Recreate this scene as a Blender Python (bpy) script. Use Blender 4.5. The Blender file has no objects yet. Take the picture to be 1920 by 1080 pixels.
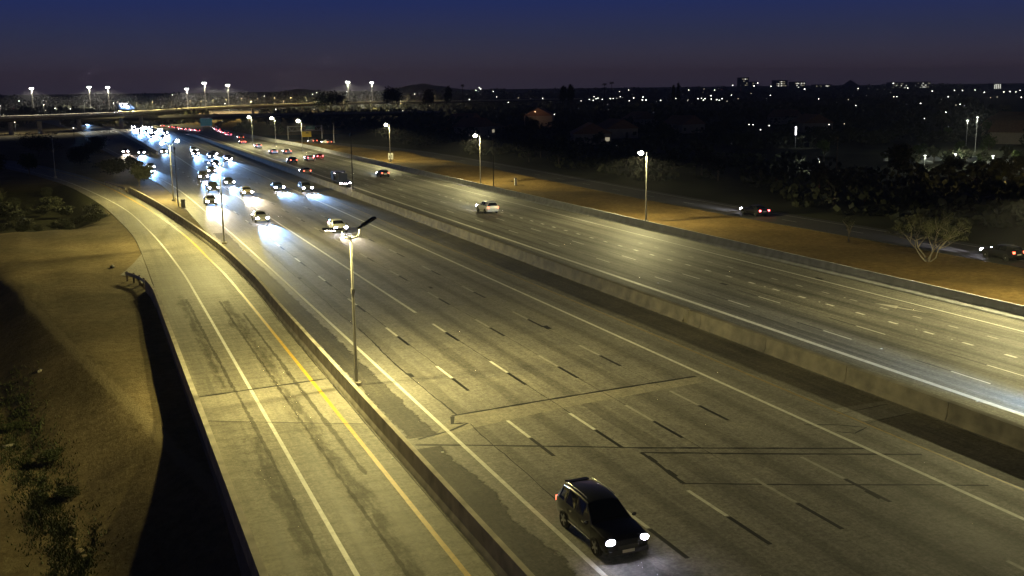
import bpy, bmesh, math, random
from mathutils import Vector, Matrix
R = math.radians
rnd = random.Random(7)
scene = bpy.context.scene
COL = scene.collection

# ------------------------------------------------------------------ camera
CAMH = 17.602; FPX = 1941.36
PIT, ROL, YAW = R(10.9072), R(-0.67276), R(22.1694)
_f = Vector((math.sin(YAW)*math.cos(PIT), math.cos(YAW)*math.cos(PIT), -math.sin(PIT)))
_r0 = Vector((math.cos(YAW), -math.sin(YAW), 0)); _u0 = _r0.cross(_f)
_r = _r0*math.cos(ROL)+_u0*math.sin(ROL); _u = -_r0*math.sin(ROL)+_u0*math.cos(ROL)
cam_d = bpy.data.cameras.new('camera'); cam = bpy.data.objects.new('camera', cam_d); COL.objects.link(cam)
cam_d.sensor_width = 36.0; cam_d.lens = FPX/1920*36.0; cam_d.clip_start = 0.5; cam_d.clip_end = 40000
cam.matrix_world = Matrix(((_r.x, _u.x, -_f.x, 0), (_r.y, _u.y, -_f.y, 0), (_r.z, _u.z, -_f.z, CAMH), (0, 0, 0, 1)))
scene.camera = cam
def ray(px, py): return _r*((px-960)/FPX) - _u*((py-540)/FPX) + _f
def at(px, py, z=0.0):
    d = ray(px, py); t = (z-CAMH)/d.z; return Vector((0, 0, CAMH)) + d*t
def at_y(px, py, y):
    d = ray(px, py); return Vector((0, 0, CAMH)) + d*(y/d.y)
def horizon(px): return 175.42-(px-150.07)*0.01174

# ------------------------------------------------------------------ sky, sun, exposure
SUN_AZ = R(24); SUN_EL = R(-3.0)
w = bpy.data.worlds.new('World'); scene.world = w; w.use_nodes = True
nt = w.node_tree; nt.nodes.clear()
out = nt.nodes.new('ShaderNodeOutputWorld'); bg = nt.nodes.new('ShaderNodeBackground')
sky = nt.nodes.new('ShaderNodeTexSky'); sky.sky_type = 'NISHITA'; sky.sun_disc = False
sky.sun_elevation = SUN_EL; sky.sun_rotation = SUN_AZ; sky.air_density = 1.0; sky.dust_density = 1.5; sky.ozone_density = 3.0
tc = nt.nodes.new('ShaderNodeTexCoord'); sep = nt.nodes.new('ShaderNodeSeparateXYZ')
ramp = nt.nodes.new('ShaderNodeValToRGB')      # dusk hues by elevation above the horizon
cr = ramp.color_ramp
cr.elements[0].position = 0.0; cr.elements[0].color = (0.042, 0.034, 0.055, 1)
cr.elements[1].position = 1.0; cr.elements[1].color = (0.0020, 0.0026, 0.0060, 1)
for p, c in ((0.015, (0.048, 0.036, 0.056, 1)), (0.03, (0.042, 0.038, 0.066, 1)), (0.05, (0.029, 0.034, 0.080, 1)), (0.08, (0.017, 0.028, 0.115, 1)), (0.18, (0.008, 0.015, 0.065, 1)), (0.45, (0.0035, 0.0052, 0.015, 1))):
    e = cr.elements.new(p); e.color = c
mix = nt.nodes.new('ShaderNodeMix'); mix.data_type = 'RGBA'; mix.inputs['Factor'].default_value = 0.9
mul = nt.nodes.new('ShaderNodeVectorMath'); mul.operation = 'SCALE'; mul.inputs['Scale'].default_value = 10.0
L = nt.links.new
L(tc.outputs['Generated'], sep.inputs[0]); L(sep.outputs['Z'], ramp.inputs[0])
L(ramp.outputs['Color'], mul.inputs[0]); L(sky.outputs['Color'], mix.inputs['A']); L(mul.outputs[0], mix.inputs['B'])
L(mix.outputs['Result'], bg.inputs['Color']); bg.inputs['Strength'].default_value = 0.1
L(bg.outputs[0], out.inputs[0])
sd = bpy.data.lights.new('sun', 'SUN'); sd.energy = 0.01; sd.angle = R(20); sd.color = (1.0, 0.6, 0.5)   # last glow after sunset
so = bpy.data.objects.new('sun', sd); COL.objects.link(so)
so.rotation_euler = (R(88), 0, -SUN_AZ+math.pi)
scene.view_settings.view_transform = 'Standard'; scene.view_settings.look = 'None'
scene.view_settings.exposure = 0.0; scene.view_settings.gamma = 1.0; scene.view_settings.use_curve_mapping = False
scene.render.engine = 'CYCLES'
cy = scene.cycles
cy.use_denoising = True
try: cy.denoiser = 'OPENIMAGEDENOISE'
except Exception: pass
cy.max_bounces = 4; cy.diffuse_bounces = 2; cy.glossy_bounces = 3; cy.transmission_bounces = 2; cy.transparent_max_bounces = 4
cy.sample_clamp_indirect = 2.0; cy.caustics_reflective = False; cy.caustics_refractive = False; cy.use_light_tree = True

# ------------------------------------------------------------------ materials
MATS = {}
def _new(name):
    m = bpy.data.materials.new(name); m.use_nodes = True; MATS[name] = m
    return m, m.node_tree, m.node_tree.nodes['Principled BSDF']
def plain(name, col, rough=0.6, metal=0.0, var=0.12, scale=3.0, bump=0.0, spec=0.5, coat=0.0):
    m, t, b = _new(name)
    tcn = t.nodes.new('ShaderNodeTexCoord'); n = t.nodes.new('ShaderNodeTexNoise'); n.inputs['Scale'].default_value = scale; n.inputs['Detail'].default_value = 6
    t.links.new(tcn.outputs['Object'], n.inputs['Vector'])
    r = t.nodes.new('ShaderNodeValToRGB'); r.color_ramp.elements[0].position = 0.3; r.color_ramp.elements[1].position = 0.7
    r.color_ramp.elements[0].color = (*[c*(1-var) for c in col], 1); r.color_ramp.elements[1].color = (*[min(1, c*(1+var)) for c in col], 1)
    t.links.new(n.outputs['Fac'], r.inputs[0]); t.links.new(r.outputs[0], b.inputs['Base Color'])
    b.inputs['Roughness'].default_value = rough; b.inputs['Metallic'].default_value = metal
    b.inputs['Specular IOR Level'].default_value = spec; b.inputs['Coat Weight'].default_value = coat
    if bump:
        bp = t.nodes.new('ShaderNodeBump'); bp.inputs['Strength'].default_value = bump; bp.inputs['Distance'].default_value = 0.03
        t.links.new(n.outputs['Fac'], bp.inputs['Height']); t.links.new(bp.outputs[0], b.inputs['Normal'])
    return m
def glow(name, col, strength):
    m, t, b = _new(name); b.inputs['Base Color'].default_value = (*[min(1, c) for c in col], 1)
    b.inputs['Emission Color'].default_value = (*col, 1); b.inputs['Emission Strength'].default_value = strength
    m.cycles.emission_sampling = 'NONE'
    return m
def noise(t, vec, scale, detail=5, rough=0.6, dist=0.0, mapscale=None, w=None):
    n = t.nodes.new('ShaderNodeTexNoise'); n.inputs['Scale'].default_value = scale; n.inputs['Detail'].default_value = detail
    n.inputs['Roughness'].default_value = rough; n.inputs['Distortion'].default_value = dist
    if mapscale:
        mp = t.nodes.new('ShaderNodeMapping'); mp.inputs['Scale'].default_value = mapscale
        t.links.new(vec, mp.inputs['Vector']); vec = mp.outputs[0]
    t.links.new(vec, n.inputs['Vector']); return n.outputs['Fac']
def cramp(t, fac, stops):
    r = t.nodes.new('ShaderNodeValToRGB'); e = r.color_ramp.elements
    e[0].position = stops[0][0]; e[0].color = (*stops[0][1], 1); e[1].position = stops[-1][0]; e[1].color = (*stops[-1][1], 1)
    for p, c in stops[1:-1]:
        x = e.new(p); x.color = (*c, 1)
    t.links.new(fac, r.inputs[0]); return r.outputs[0]
def mixc(t, mode, fac, a, b):
    x = t.nodes.new('ShaderNodeMix'); x.data_type = 'RGBA'; x.blend_type = mode
    if isinstance(fac, (int, float)): x.inputs['Factor'].default_value = fac
    else: t.links.new(fac, x.inputs['Factor'])
    for s, v in (('A', a), ('B', b)):
        if isinstance(v, tuple): x.inputs[s].default_value = (*v, 1)
        else: t.links.new(v, x.inputs[s])
    return x.outputs['Result']
def pavement(name, lo, hi, streak=0.35, groove=0.0, lane0=None, lanew=3.66, rough=(0.5, 0.8), xstreak=1.7, blotch=0.25):
    """worn concrete or asphalt: fine grain, streaks along the travel direction, oil-dark lane middles, blotches"""
    m, t, b = _new(name); tcn = t.nodes.new('ShaderNodeTexCoord'); v = tcn.outputs['Object']
    grain = noise(t, v, 5.0, 10, 0.9); grain2 = noise(t, v, 1.3, 8, 0.8); st = noise(t, v, 1.0, 7, 0.62, 0.15, (xstreak, 0.022, 1.0)); bl = noise(t, v, 0.22, 6, 0.6)
    st2 = noise(t, v, 1.0, 5, 0.7, 0.0, (5.5, 0.10, 1.0))
    c = cramp(t, grain, [(0.36, tuple(x*.62 for x in lo)), (0.45, lo), (0.55, hi), (0.64, tuple(min(1, x*1.3) for x in hi))])
    c = mixc(t, 'MULTIPLY', 0.7, c, cramp(t, grain2, [(0.36, (0.62, 0.61, 0.58)), (0.5, (0.98, 0.98, 0.98)), (0.64, (1.25, 1.24, 1.2))]))
    c = mixc(t, 'MULTIPLY', streak, c, cramp(t, st, [(0.30, (0.25, 0.25, 0.25)), (0.5, (0.8, 0.8, 0.8)), (0.7, (1.25, 1.22, 1.16))]))
    c = mixc(t, 'MULTIPLY', streak*0.6, c, cramp(t, st2, [(0.35, (0.45, 0.45, 0.45)), (0.65, (1.2, 1.2, 1.2))]))
    c = mixc(t, 'MULTIPLY', blotch, c, cramp(t, bl, [(0.35, (0.45, 0.44, 0.42)), (0.65, (1.15, 1.13, 1.08))]))
    if lane0 is not None:
        sx = t.nodes.new('ShaderNodeSeparateXYZ'); t.links.new(v, sx.inputs[0])
        a = t.nodes.new('ShaderNodeMath'); a.operation = 'SUBTRACT'; a.inputs[1].default_value = lane0; t.links.new(sx.outputs['X'], a.inputs[0])
        d = t.nodes.new('ShaderNodeMath'); d.operation = 'PINGPONG'; d.inputs[1].default_value = lanew/2; t.links.new(a.outputs[0], d.inputs[0])
        k = t.nodes.new('ShaderNodeMath'); k.operation = 'DIVIDE'; k.inputs[1].default_value = lanew/2; t.links.new(d.outputs[0], k.inputs[0])
        c = mixc(t, 'MULTIPLY', 0.4, c, cramp(t, k.outputs[0], [(0.0, (1.1, 1.1, 1.08)), (0.3, (0.95, 0.95, 0.95)), (0.5, (0.78, 0.78, 0.78)), (0.72, (0.9, 0.9, 0.9)), (1.0, (0.66, 0.66, 0.66))]))
    t.links.new(c, b.inputs['Base Color'])
    rr = t.nodes.new('ShaderNodeMapRange'); rr.inputs['To Min'].default_value = rough[0]; rr.inputs['To Max'].default_value = rough[1]
    t.links.new(st, rr.inputs[0]); t.links.new(rr.outputs[0], b.inputs['Roughness'])
    bp = t.nodes.new('ShaderNodeBump'); bp.inputs['Strength'].default_value = 0.35; bp.inputs['Distance'].default_value = 0.02
    h = grain
    if groove:
        wv = t.nodes.new('ShaderNodeTexWave'); wv.wave_type = 'BANDS'; wv.bands_direction = 'Y'; wv.inputs['Scale'].default_value = 0.25
        wv.inputs['Distortion'].default_value = 1.6; wv.inputs['Detail'].default_value = 4
        t.links.new(v, wv.inputs['Vector'])
        c2 = mixc(t, 'MULTIPLY', groove, c, cramp(t, wv.outputs['Fac'], [(0.0, (0.6, 0.6, 0.6)), (0.16, (1, 1, 1)), (1.0, (1.05, 1.05, 1.05))]))
        t.links.new(c2, b.inputs['Base Color'])
    t.links.new(h, bp.inputs['Height']); t.links.new(bp.outputs[0], b.inputs['Normal'])
    return m
pavement('concrete_east', (0.20, 0.19, 0.17), (0.33, 0.315, 0.28), 0.36, 0.0, 16.3, 3.62)
pavement('concrete_west', (0.17, 0.165, 0.15), (0.31, 0.30, 0.275), 0.85, 0.0, 45.6, 3.12, (0.55, 0.85), 1.5)
pavement('concrete_ramp', (0.21, 0.195, 0.16), (0.36, 0.34, 0.28), 0.5, 0.45, None, 3.7, (0.55, 0.8), 1.3, 0.4)
pavement('asphalt', (0.03, 0.029, 0.028), (0.07, 0.068, 0.062), 0.5, 0, None, 3.6, (0.6, 0.9), 2.0, 0.5)
pavement('asphalt_worn', (0.075, 0.07, 0.06), (0.19, 0.175, 0.145), 0.8, 0, None, 3.6, (0.6, 0.9), 2.4, 0.8)
pavement('approach_slab', (0.27, 0.25, 0.21), (0.40, 0.375, 0.31), 0.35, 0, None, 3.6, (0.55, 0.8), 1.5, 0.3)
def stain(name, lo, hi, cover, edge=0.5, along=0.12):
    m = pavement(name, lo, hi, 0.6, 0, None, 3.6, (0.6, 0.9), 2.4, 0.6); t = m.node_tree; b = t.nodes['Principled BSDF']
    geo = t.nodes.new('ShaderNodeNewGeometry'); uv = t.nodes.new('ShaderNodeUVMap'); sx = t.nodes.new('ShaderNodeSeparateXYZ'); t.links.new(uv.outputs[0], sx.inputs[0])
    e = t.nodes.new('ShaderNodeMath'); e.operation = 'PINGPONG'; e.inputs[1].default_value = 0.5; t.links.new(sx.outputs['X'], e.inputs[0])
    n1 = noise(t, geo.outputs['Position'], 1.0, 8, 0.7, 0.4, (2.2, along*4, 1)); n2 = noise(t, geo.outputs['Position'], 1.0, 6, 0.7, 0.2, (0.8, along, 1))
    a1 = t.nodes.new('ShaderNodeMath'); a1.operation = 'MULTIPLY_ADD'; a1.inputs[1].default_value = 1.0/edge; t.links.new(e.outputs[0], a1.inputs[0]); t.links.new(n1, a1.inputs[2])
    a2 = t.nodes.new('ShaderNodeMath'); a2.operation = 'MULTIPLY_ADD'; a2.inputs[1].default_value = 1.1; t.links.new(n2, a2.inputs[0]); t.links.new(a1.outputs[0], a2.inputs[2])
    r = t.nodes.new('ShaderNodeMapRange'); r.interpolation_type = 'SMOOTHSTEP'; r.inputs['From Min'].default_value = 1.25; r.inputs['From Max'].default_value = 1.6; r.inputs['To Max'].default_value = cover
    t.links.new(a2.outputs[0], r.inputs['Value']); t.links.new(r.outputs[0], b.inputs['Alpha'])
stain('stain_dark', (0.06, 0.055, 0.047), (0.15, 0.138, 0.115), 0.46, 1.1); stain('stain_patch', (0.07, 0.066, 0.058), (0.15, 0.14, 0.12), 0.85, 0.35, 0.5); stain('tyre_black', (0.05, 0.047, 0.04), (0.11, 0.10, 0.085), 0.42, 0.5, 0.06); stain('shoulder_asphalt', (0.13, 0.12, 0.097), (0.24, 0.222, 0.178), 1.0, 0.06, 0.3)
stain('oil_faint', (0.09, 0.083, 0.072), (0.17, 0.158, 0.13), 0.17, 0.7, 0.03)
plain('joint_tar', (0.012, 0.012, 0.012), 0.7, 0, 0.3, 6)
plain('barrier_concrete', (0.48, 0.44, 0.36), 0.8, 0, 0.34, 1.1, 0.2)
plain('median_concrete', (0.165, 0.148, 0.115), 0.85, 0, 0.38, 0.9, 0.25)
plain('barrier_grey', (0.46, 0.47, 0.49), 0.85, 0, 0.2, 1.1, 0.2)
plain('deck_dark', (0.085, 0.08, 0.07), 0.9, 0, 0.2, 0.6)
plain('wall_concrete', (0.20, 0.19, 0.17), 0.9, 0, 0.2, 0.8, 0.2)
def paint(name, col, wear=0.35):
    m, t, b = _new(name); tcn = t.nodes.new('ShaderNodeTexCoord'); g = tcn.outputs['Object']
    geo = t.nodes.new('ShaderNodeNewGeometry'); g = geo.outputs['Position']
    c = cramp(t, noise(t, g, 2.2, 8, 0.75), [(0.32, tuple(x*(1-wear) for x in col)), (0.6, col)])
    t.links.new(c, b.inputs['Base Color']); b.inputs['Roughness'].default_value = 0.55
paint('paint_white', (0.80, 0.79, 0.74)); paint('paint_yellow', (0.72, 0.46, 0.05)); paint('paint_faded', (0.46, 0.44, 0.40), 0.4); paint('paint_yellow_worn', (0.36, 0.26, 0.08), 0.45)
plain('paint_black', (0.012, 0.012, 0.012), 0.6, 0, 0.3, 4)
# ground: bare desert dirt, darker weedy land away from the freeway
m, t, b = _new('dirt'); geo = t.nodes.new('ShaderNodeNewGeometry'); v = geo.outputs['Position']
c = cramp(t, noise(t, v, 1.6, 10, 0.75), [(0.3, (0.19, 0.145, 0.085)), (0.5, (0.29, 0.23, 0.135)), (0.72, (0.39, 0.32, 0.20))])
sx0 = t.nodes.new('ShaderNodeSeparateXYZ'); t.links.new(v, sx0.inputs[0])
rm = t.nodes.new('ShaderNodeMapRange'); rm.inputs['From Min'].default_value = 55; rm.inputs['From Max'].default_value = 63; t.links.new(sx0.outputs['X'], rm.inputs['Value'])
c = mixc(t, 'MIX', rm.outputs[0], c, cramp(t, noise(t, v, 1.6, 10, 0.75), [(0.3, (0.13, 0.085, 0.032)), (0.5, (0.24, 0.16, 0.062)), (0.72, (0.36, 0.25, 0.11))]))
c = mixc(t, 'MULTIPLY', 0.65, c, cramp(t, noise(t, v, 0.12, 6, 0.6), [(0.35, (0.45, 0.46, 0.42)), (0.65, (1.1, 1.08, 1.0))]))
c = mixc(t, 'MULTIPLY', 0.5, c, cramp(t, noise(t, v, 7.0, 8, 0.8), [(0.35, (0.4, 0.4, 0.36)), (0.6, (1.05, 1.05, 1.05))]))
def mth(op, a, b_, c_=None):
    n_ = t.nodes.new('ShaderNodeMath'); n_.operation = op
    for i_, q_ in enumerate((a, b_, c_)):
        if q_ is None: continue
        if isinstance(q_, (int, float)): n_.inputs[i_].default_value = q_
        else: t.links.new(q_, n_.inputs[i_])
    return n_.outputs[0]
cd = mth('ADD', mth('MULTIPLY_ADD', sx0.outputs['Y'], 0.2022, sx0.outputs['X']), -14.1)     # pale worn track along the crest line of the bank
cd = mth('ADD', cd, mth('MULTIPLY', mth('SUBTRACT', noise(t, v, 0.9, 6, 0.7), 0.5), 0.9))
tm_ = t.nodes.new('ShaderNodeMapRange'); tm_.interpolation_type = 'SMOOTHSTEP'; tm_.inputs['From Min'].default_value = 0.50; tm_.inputs['From Max'].default_value = 0.22; t.links.new(mth('ABSOLUTE', cd, None), tm_.inputs['Value'])
ym_ = t.nodes.new('ShaderNodeMapRange'); ym_.inputs['From Min'].default_value = 112; ym_.inputs['From Max'].default_value = 96; t.links.new(sx0.outputs['Y'], ym_.inputs['Value'])
c = mixc(t, 'MIX', mth('MULTIPLY', mth('MULTIPLY', tm_.outputs[0], ym_.outputs[0]), 0.75), c, (0.33, 0.27, 0.16))
sx = t.nodes.new('ShaderNodeSeparateXYZ'); t.links.new(v, sx.inputs[0])       # shade on the bank left of the far ramp bend, painted in as dark weeds
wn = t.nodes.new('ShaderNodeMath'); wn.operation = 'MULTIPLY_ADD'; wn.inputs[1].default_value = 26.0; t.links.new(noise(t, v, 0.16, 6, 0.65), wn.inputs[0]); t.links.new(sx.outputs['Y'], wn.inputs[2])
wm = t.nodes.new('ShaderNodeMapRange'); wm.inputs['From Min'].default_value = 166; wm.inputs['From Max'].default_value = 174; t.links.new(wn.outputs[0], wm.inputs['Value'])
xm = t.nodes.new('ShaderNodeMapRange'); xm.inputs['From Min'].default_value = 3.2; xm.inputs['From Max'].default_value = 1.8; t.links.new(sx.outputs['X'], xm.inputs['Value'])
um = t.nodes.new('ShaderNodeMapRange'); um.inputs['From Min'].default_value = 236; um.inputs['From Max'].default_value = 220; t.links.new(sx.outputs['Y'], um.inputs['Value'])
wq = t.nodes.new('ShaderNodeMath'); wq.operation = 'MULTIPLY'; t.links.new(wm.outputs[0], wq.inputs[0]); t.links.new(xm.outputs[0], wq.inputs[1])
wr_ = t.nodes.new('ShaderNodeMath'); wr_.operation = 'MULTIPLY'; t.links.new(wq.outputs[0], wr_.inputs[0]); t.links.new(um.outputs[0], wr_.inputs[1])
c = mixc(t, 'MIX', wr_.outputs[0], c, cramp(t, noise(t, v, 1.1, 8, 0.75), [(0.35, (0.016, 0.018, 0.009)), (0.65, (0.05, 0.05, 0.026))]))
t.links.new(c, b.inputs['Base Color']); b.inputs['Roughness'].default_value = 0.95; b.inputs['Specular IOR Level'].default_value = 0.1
bp = t.nodes.new('ShaderNodeBump'); bp.inputs['Strength'].default_value = 0.8; bp.inputs['Distance'].default_value = 0.12
t.links.new(noise(t, v, 2.6, 9, 0.75), bp.inputs['Height']); t.links.new(bp.outputs[0], b.inputs['Normal'])
plain('land', (0.040, 0.042, 0.026), 0.95, 0, 0.4, 0.05, 0, 0.1)
plain('lawn', (0.05, 0.13, 0.03), 0.9, 0, 0.3, 0.6)
plain('path_dirt', (0.27, 0.22, 0.14), 0.95, 0, 0.25, 1.4, 0.3, 0.1)
plain('galvanised', (0.42, 0.41, 0.38), 0.45, 0.6, 0.12, 2)
plain('dark_steel', (0.05, 0.045, 0.04), 0.6, 0.3, 0.2, 2)
plain('fixture', (0.03, 0.03, 0.03), 0.5, 0.2, 0.15, 3)
plain('rubber', (0.015, 0.015, 0.015), 0.9); plain('alloy', (0.45, 0.45, 0.46), 0.35, 0.8)
plain('glass', (0.008, 0.009, 0.012), 0.08, 0, 0.0, 1, 0, 0.6)
plain('trim', (0.02, 0.02, 0.022), 0.55); plain('chrome', (0.6, 0.6, 0.6), 0.2, 0.9); plain('plate', (0.6, 0.58, 0.5), 0.5)
PAINTS = {'black': (0.012, 0.012, 0.013), 'white': (0.75, 0.75, 0.74), 'silver': (0.42, 0.43, 0.44), 'grey': (0.12, 0.125, 0.13), 'blue': (0.02, 0.05, 0.16), 'red': (0.30, 0.015, 0.012), 'tan': (0.35, 0.30, 0.22), 'dark': (0.018, 0.017, 0.016)}
for k, c in PAINTS.items(): plain('car_'+k, c, 0.32, 0.25, 0.04, 1.5, 0, 0.5, 0.6)
glow('headlight_glow', (0.82, 0.80, 1.0), 110); glow('headlight_warm', (1.0, 0.84, 0.86), 100); glow('taillight_glow', (1.0, 0.12, 0.06), 7.0); glow('brake_glow', (1.0, 0.09, 0.10), 16)
glow('lens_white', (1.0, 0.93, 0.78), 60); glow('mast_white', (1.0, 0.97, 0.92), 40); glow('city_white', (1.0, 0.95, 0.85), 9); glow('city_dim', (1.0, 0.86, 0.62), 2.2)
glow('window_lit', (0.95, 0.93, 0.80), 1.6); glow('window_dim', (0.9, 0.8, 0.55), 0.35); glow('tube_white', (1.0, 1.0, 1.0), 4); glow('marker_amber', (1.0, 0.35, 0.06), 3)
plain('sign_green', (0.01, 0.16, 0.09), 0.4); plain('sign_yellow', (0.75, 0.52, 0.03), 0.4); plain('sign_white', (0.75, 0.75, 0.72), 0.4); plain('sign_black', (0.015, 0.015, 0.015), 0.5)
plain('bark', (0.14, 0.11, 0.08), 0.9, 0, 0.3, 5, 0.4); plain('bark_pale', (0.22, 0.19, 0.145), 0.85, 0, 0.25, 5, 0.3)
plain('stucco', (0.38, 0.30, 0.21), 0.9, 0, 0.1, 1); plain('roof_tile', (0.26, 0.13, 0.07), 0.8, 0, 0.25, 2); plain('tower_wall', (0.05, 0.05, 0.055), 0.8); plain('hill_rock', (0.045, 0.040, 0.045), 0.95, 0, 0.3, 0.01)
plain('stone', (0.22, 0.175, 0.11), 0.9, 0, 0.2, 4, 0.4)
def leafmat(name, a, b_):
    m, t, b = _new(name); geo = t.nodes.new('ShaderNodeNewGeometry')
    c = cramp(t, noise(t, geo.outputs['Position'], 1.4, 5, 0.7), [(0.3, a), (0.7, b_)])
    t.links.new(c, b.inputs['Base Color']); b.inputs['Roughness'].default_value = 0.75
leafmat('leaf_dark', (0.022, 0.026, 0.012), (0.05, 0.055, 0.026)); leafmat('leaf_green', (0.04, 0.07, 0.015), (0.10, 0.14, 0.03)); leafmat('leaf_weed', (0.025, 0.036, 0.011), (0.06, 0.075, 0.022)); leafmat('leaf_olive', (0.045, 0.05, 0.016), (0.085, 0.09, 0.035))

# ------------------------------------------------------------------ mesh helpers
class MB:
    def __init__(s): s.v = []; s.f = []; s.m = []; s.mats = []
    def mi(s, mat):
        if mat not in s.mats: s.mats.append(mat)
        return s.mats.index(mat)
    def add(s, vs, fs, mat):
        o = len(s.v); k = s.mi(mat); s.v += [tuple(p) for p in vs]
        for f in fs: s.f.append([i+o for i in f]); s.m.append(k)
        return s
    def box(s, x0, x1, y0, y1, z0, z1, mat):
        return s.add([(x0, y0, z0), (x1, y0, z0), (x1, y1, z0), (x0, y1, z0), (x0, y0, z1), (x1, y0, z1), (x1, y1, z1), (x0, y1, z1)],
                     [(0, 3, 2, 1), (4, 5, 6, 7), (0, 1, 5, 4), (1, 2, 6, 5), (2, 3, 7, 6), (3, 0, 4, 7)], mat)
    def tube(s, pts, rad, mat, n=8, caps=True):
        pts = [Vector(p) for p in pts]; rings = []
        rad = rad if isinstance(rad, (list, tuple)) else [rad]*len(pts)
        o = len(s.v); k = s.mi(mat)
        for i, p in enumerate(pts):
            d = (pts[min(i+1, len(pts)-1)]-pts[max(i-1, 0)]).normalized()
            a = d.cross(Vector((0, 0, 1)))
            if a.length < 1e-3: a = Vector((1, 0, 0))
            a.normalize(); b2 = a.cross(d)
            for j in range(n):
                q = p+(a*math.cos(2*math.pi*j/n)+b2*math.sin(2*math.pi*j/n))*rad[i]; s.v.append(tuple(q))
        for i in range(len(pts)-1):
            for j in range(n):
                s.f.append([o+i*n+j, o+i*n+(j+1) % n, o+(i+1)*n+(j+1) % n, o+(i+1)*n+j]); s.m.append(k)
        if caps:
            s.f.append([o+j for j in range(n)][::-1]); s.m.append(k)
            s.f.append([o+(len(pts)-1)*n+j for j in range(n)]); s.m.append(k)
        return s
    def ball(s, c, r, mat, nu=10, nv=6):
        vs = []; fs = []
        for i in range(nv+1):
            th = math.pi*i/nv
            for j in range(nu):
                ph = 2*math.pi*j/nu
                vs.append((c[0]+r[0]*math.sin(th)*math.cos(ph), c[1]+r[1]*math.sin(th)*math.sin(ph), c[2]+r[2]*math.cos(th)))
        for i in range(nv):
            for j in range(nu): fs.append((i*nu+j, (i+1)*nu+j, (i+1)*nu+(j+1) % nu, i*nu+(j+1) % nu))
        return s.add(vs, fs, mat)
    def mesh(s, name, smooth=None):
        me = bpy.data.meshes.new(name); me.from_pydata(s.v, [], s.f)
        for x in s.mats: me.materials.append(MATS[x])
        me.polygons.foreach_set('material_index', s.m)
        if smooth is not None:
            me.polygons.foreach_set('use_smooth', [True]*len(s.f)); me.set_sharp_from_angle(angle=R(smooth))
        me.update(); return me
    def build(s, name, parent=None, smooth=None, loc=None):
        return link(name, s.mesh(name, smooth), parent, loc)
def link(name, data, parent=None, loc=None, rz=0.0):
    o = bpy.data.objects.new(name, data); COL.objects.link(o)
    if parent is not None: o.parent = parent
    if loc is not None: o.location = loc
    if rz: o.rotation_euler = (0, 0, rz)
    return o
def tag(o, label=None, cat=None, group=None, kind=None):
    if label: o['label'] = label
    if cat: o['category'] = cat
    if group: o['group'] = group
    if kind: o['kind'] = kind
    return o
def thing(name, label, cat, loc=(0, 0, 0), rz=0.0, group=None):
    return tag(link(name, None, None, loc, rz), label, cat, group)
def copy_tree(o, parent=None):
    c = o.copy(); COL.objects.link(c); c.parent = parent
    for ch in list(o.children): copy_tree(ch, c)
    return c
def interp(pts, y):
    if y <= pts[0][0]: return pts[0][1]
    for (a, xa), (b2, xb) in zip(pts, pts[1:]):
        if y <= b2: return xa+(xb-xa)*(y-a)/(b2-a)
    return pts[-1][1]
def smoothed(pts):
    """Catmull-Rom through (y, x) knots"""
    res = []
    for i in range(len(pts)-1):
        p0 = pts[max(i-1, 0)]; p1 = pts[i]; p2 = pts[i+1]; p3 = pts[min(i+2, len(pts)-1)]
        for k in range(6):
            u = k/6
            q = [0.5*((2*p1[j])+(-p0[j]+p2[j])*u+(2*p0[j]-5*p1[j]+4*p2[j]-p3[j])*u*u+(-p0[j]+3*p1[j]-3*p2[j]+p3[j])*u**3) for j in (0, 1)]
            res.append(tuple(q))
    res.append(pts[-1]); return res

# ------------------------------------------------------------------ plan of the freeway (metres, y runs along the road away from the camera)
def bend(y): return 0.0 if y < 430 else -(y-430)**2/3000.0 if y < 700 else -24.3-(y-700)*0.18
YS = [-40, -10]+[10*i for i in range(1, 44)]+[450+25*i for i in range(0, 27)]+[1200, 1400]
RAMP_L = smoothed([(-40, 4.75), (30, 4.75), (90, 4.85), (121, 4.9), (136, 4.7), (153, 3.7), (180, 1.5), (214, -2.9), (240, -8.0), (270, -15.5), (310, -28), (360, -46)])
RAMP_W = smoothed([(-40, 8.0), (30, 8.0), (90, 8.05), (111, 7.9), (140, 6.9), (175, 4.4), (222, -2.5), (250, -8.5), (285, -17.5), (330, -32)])
RAMP_Y = smoothed([(-40, 11.75), (30, 11.75), (94, 11.8), (113, 11.4), (138, 10.5), (172, 7.9), (218, 2.6), (250, -3.8), (285, -12.5), (330, -27)])
RAMP_B = smoothed([(-40, 12.8), (30, 12.8), (80, 13.0), (96, 13.2), (122, 12.6), (152, 10.7), (178, 8.6), (198, 6.5), (222, 3.3), (250, -2.0), (285, -10.5), (330, -25)])
EAST_L = smoothed([(-40, 13.45), (120, 13.45), (200, 13.4), (237, 11.4), (260, 10.0), (321, 7.4), (417, 1.0), (520, -2.5), (747, -26), (1000, -70)])
EAST_E = smoothed([(-40, 16.25), (93, 16.4), (150, 16.1), (204, 15.2), (250, 12.6), (321, 9.2), (417, 3.2), (520, -0.5)])
def ribbon(name, left, right, ys, mat, z=0.0, thick=0.35, parent=None, kind='structure'):
    mb = MB(); fs = []; vs = []
    for y in ys:
        a, b2 = left(y), right(y); vs += [(a, y, z), (b2, y, z), (a, y, z-thick), (b2, y, z-thick)]
    for i in range(len(ys)-1):
        o = 4*i; fs += [(o, o+1, o+5, o+4), (o, o+4, o+6, o+2), (o+1, o+3, o+7, o+5)]
    fs += [(0, 2, 3, 1)]; n = 4*(len(ys)-1); fs += [(n, n+1, n+3, n+2)]
    mb.add(vs, fs, mat); o = mb.build(name, parent)
    if kind: o['kind'] = kind
    return o
def C_(x): return lambda y: x+bend(y)
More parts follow.
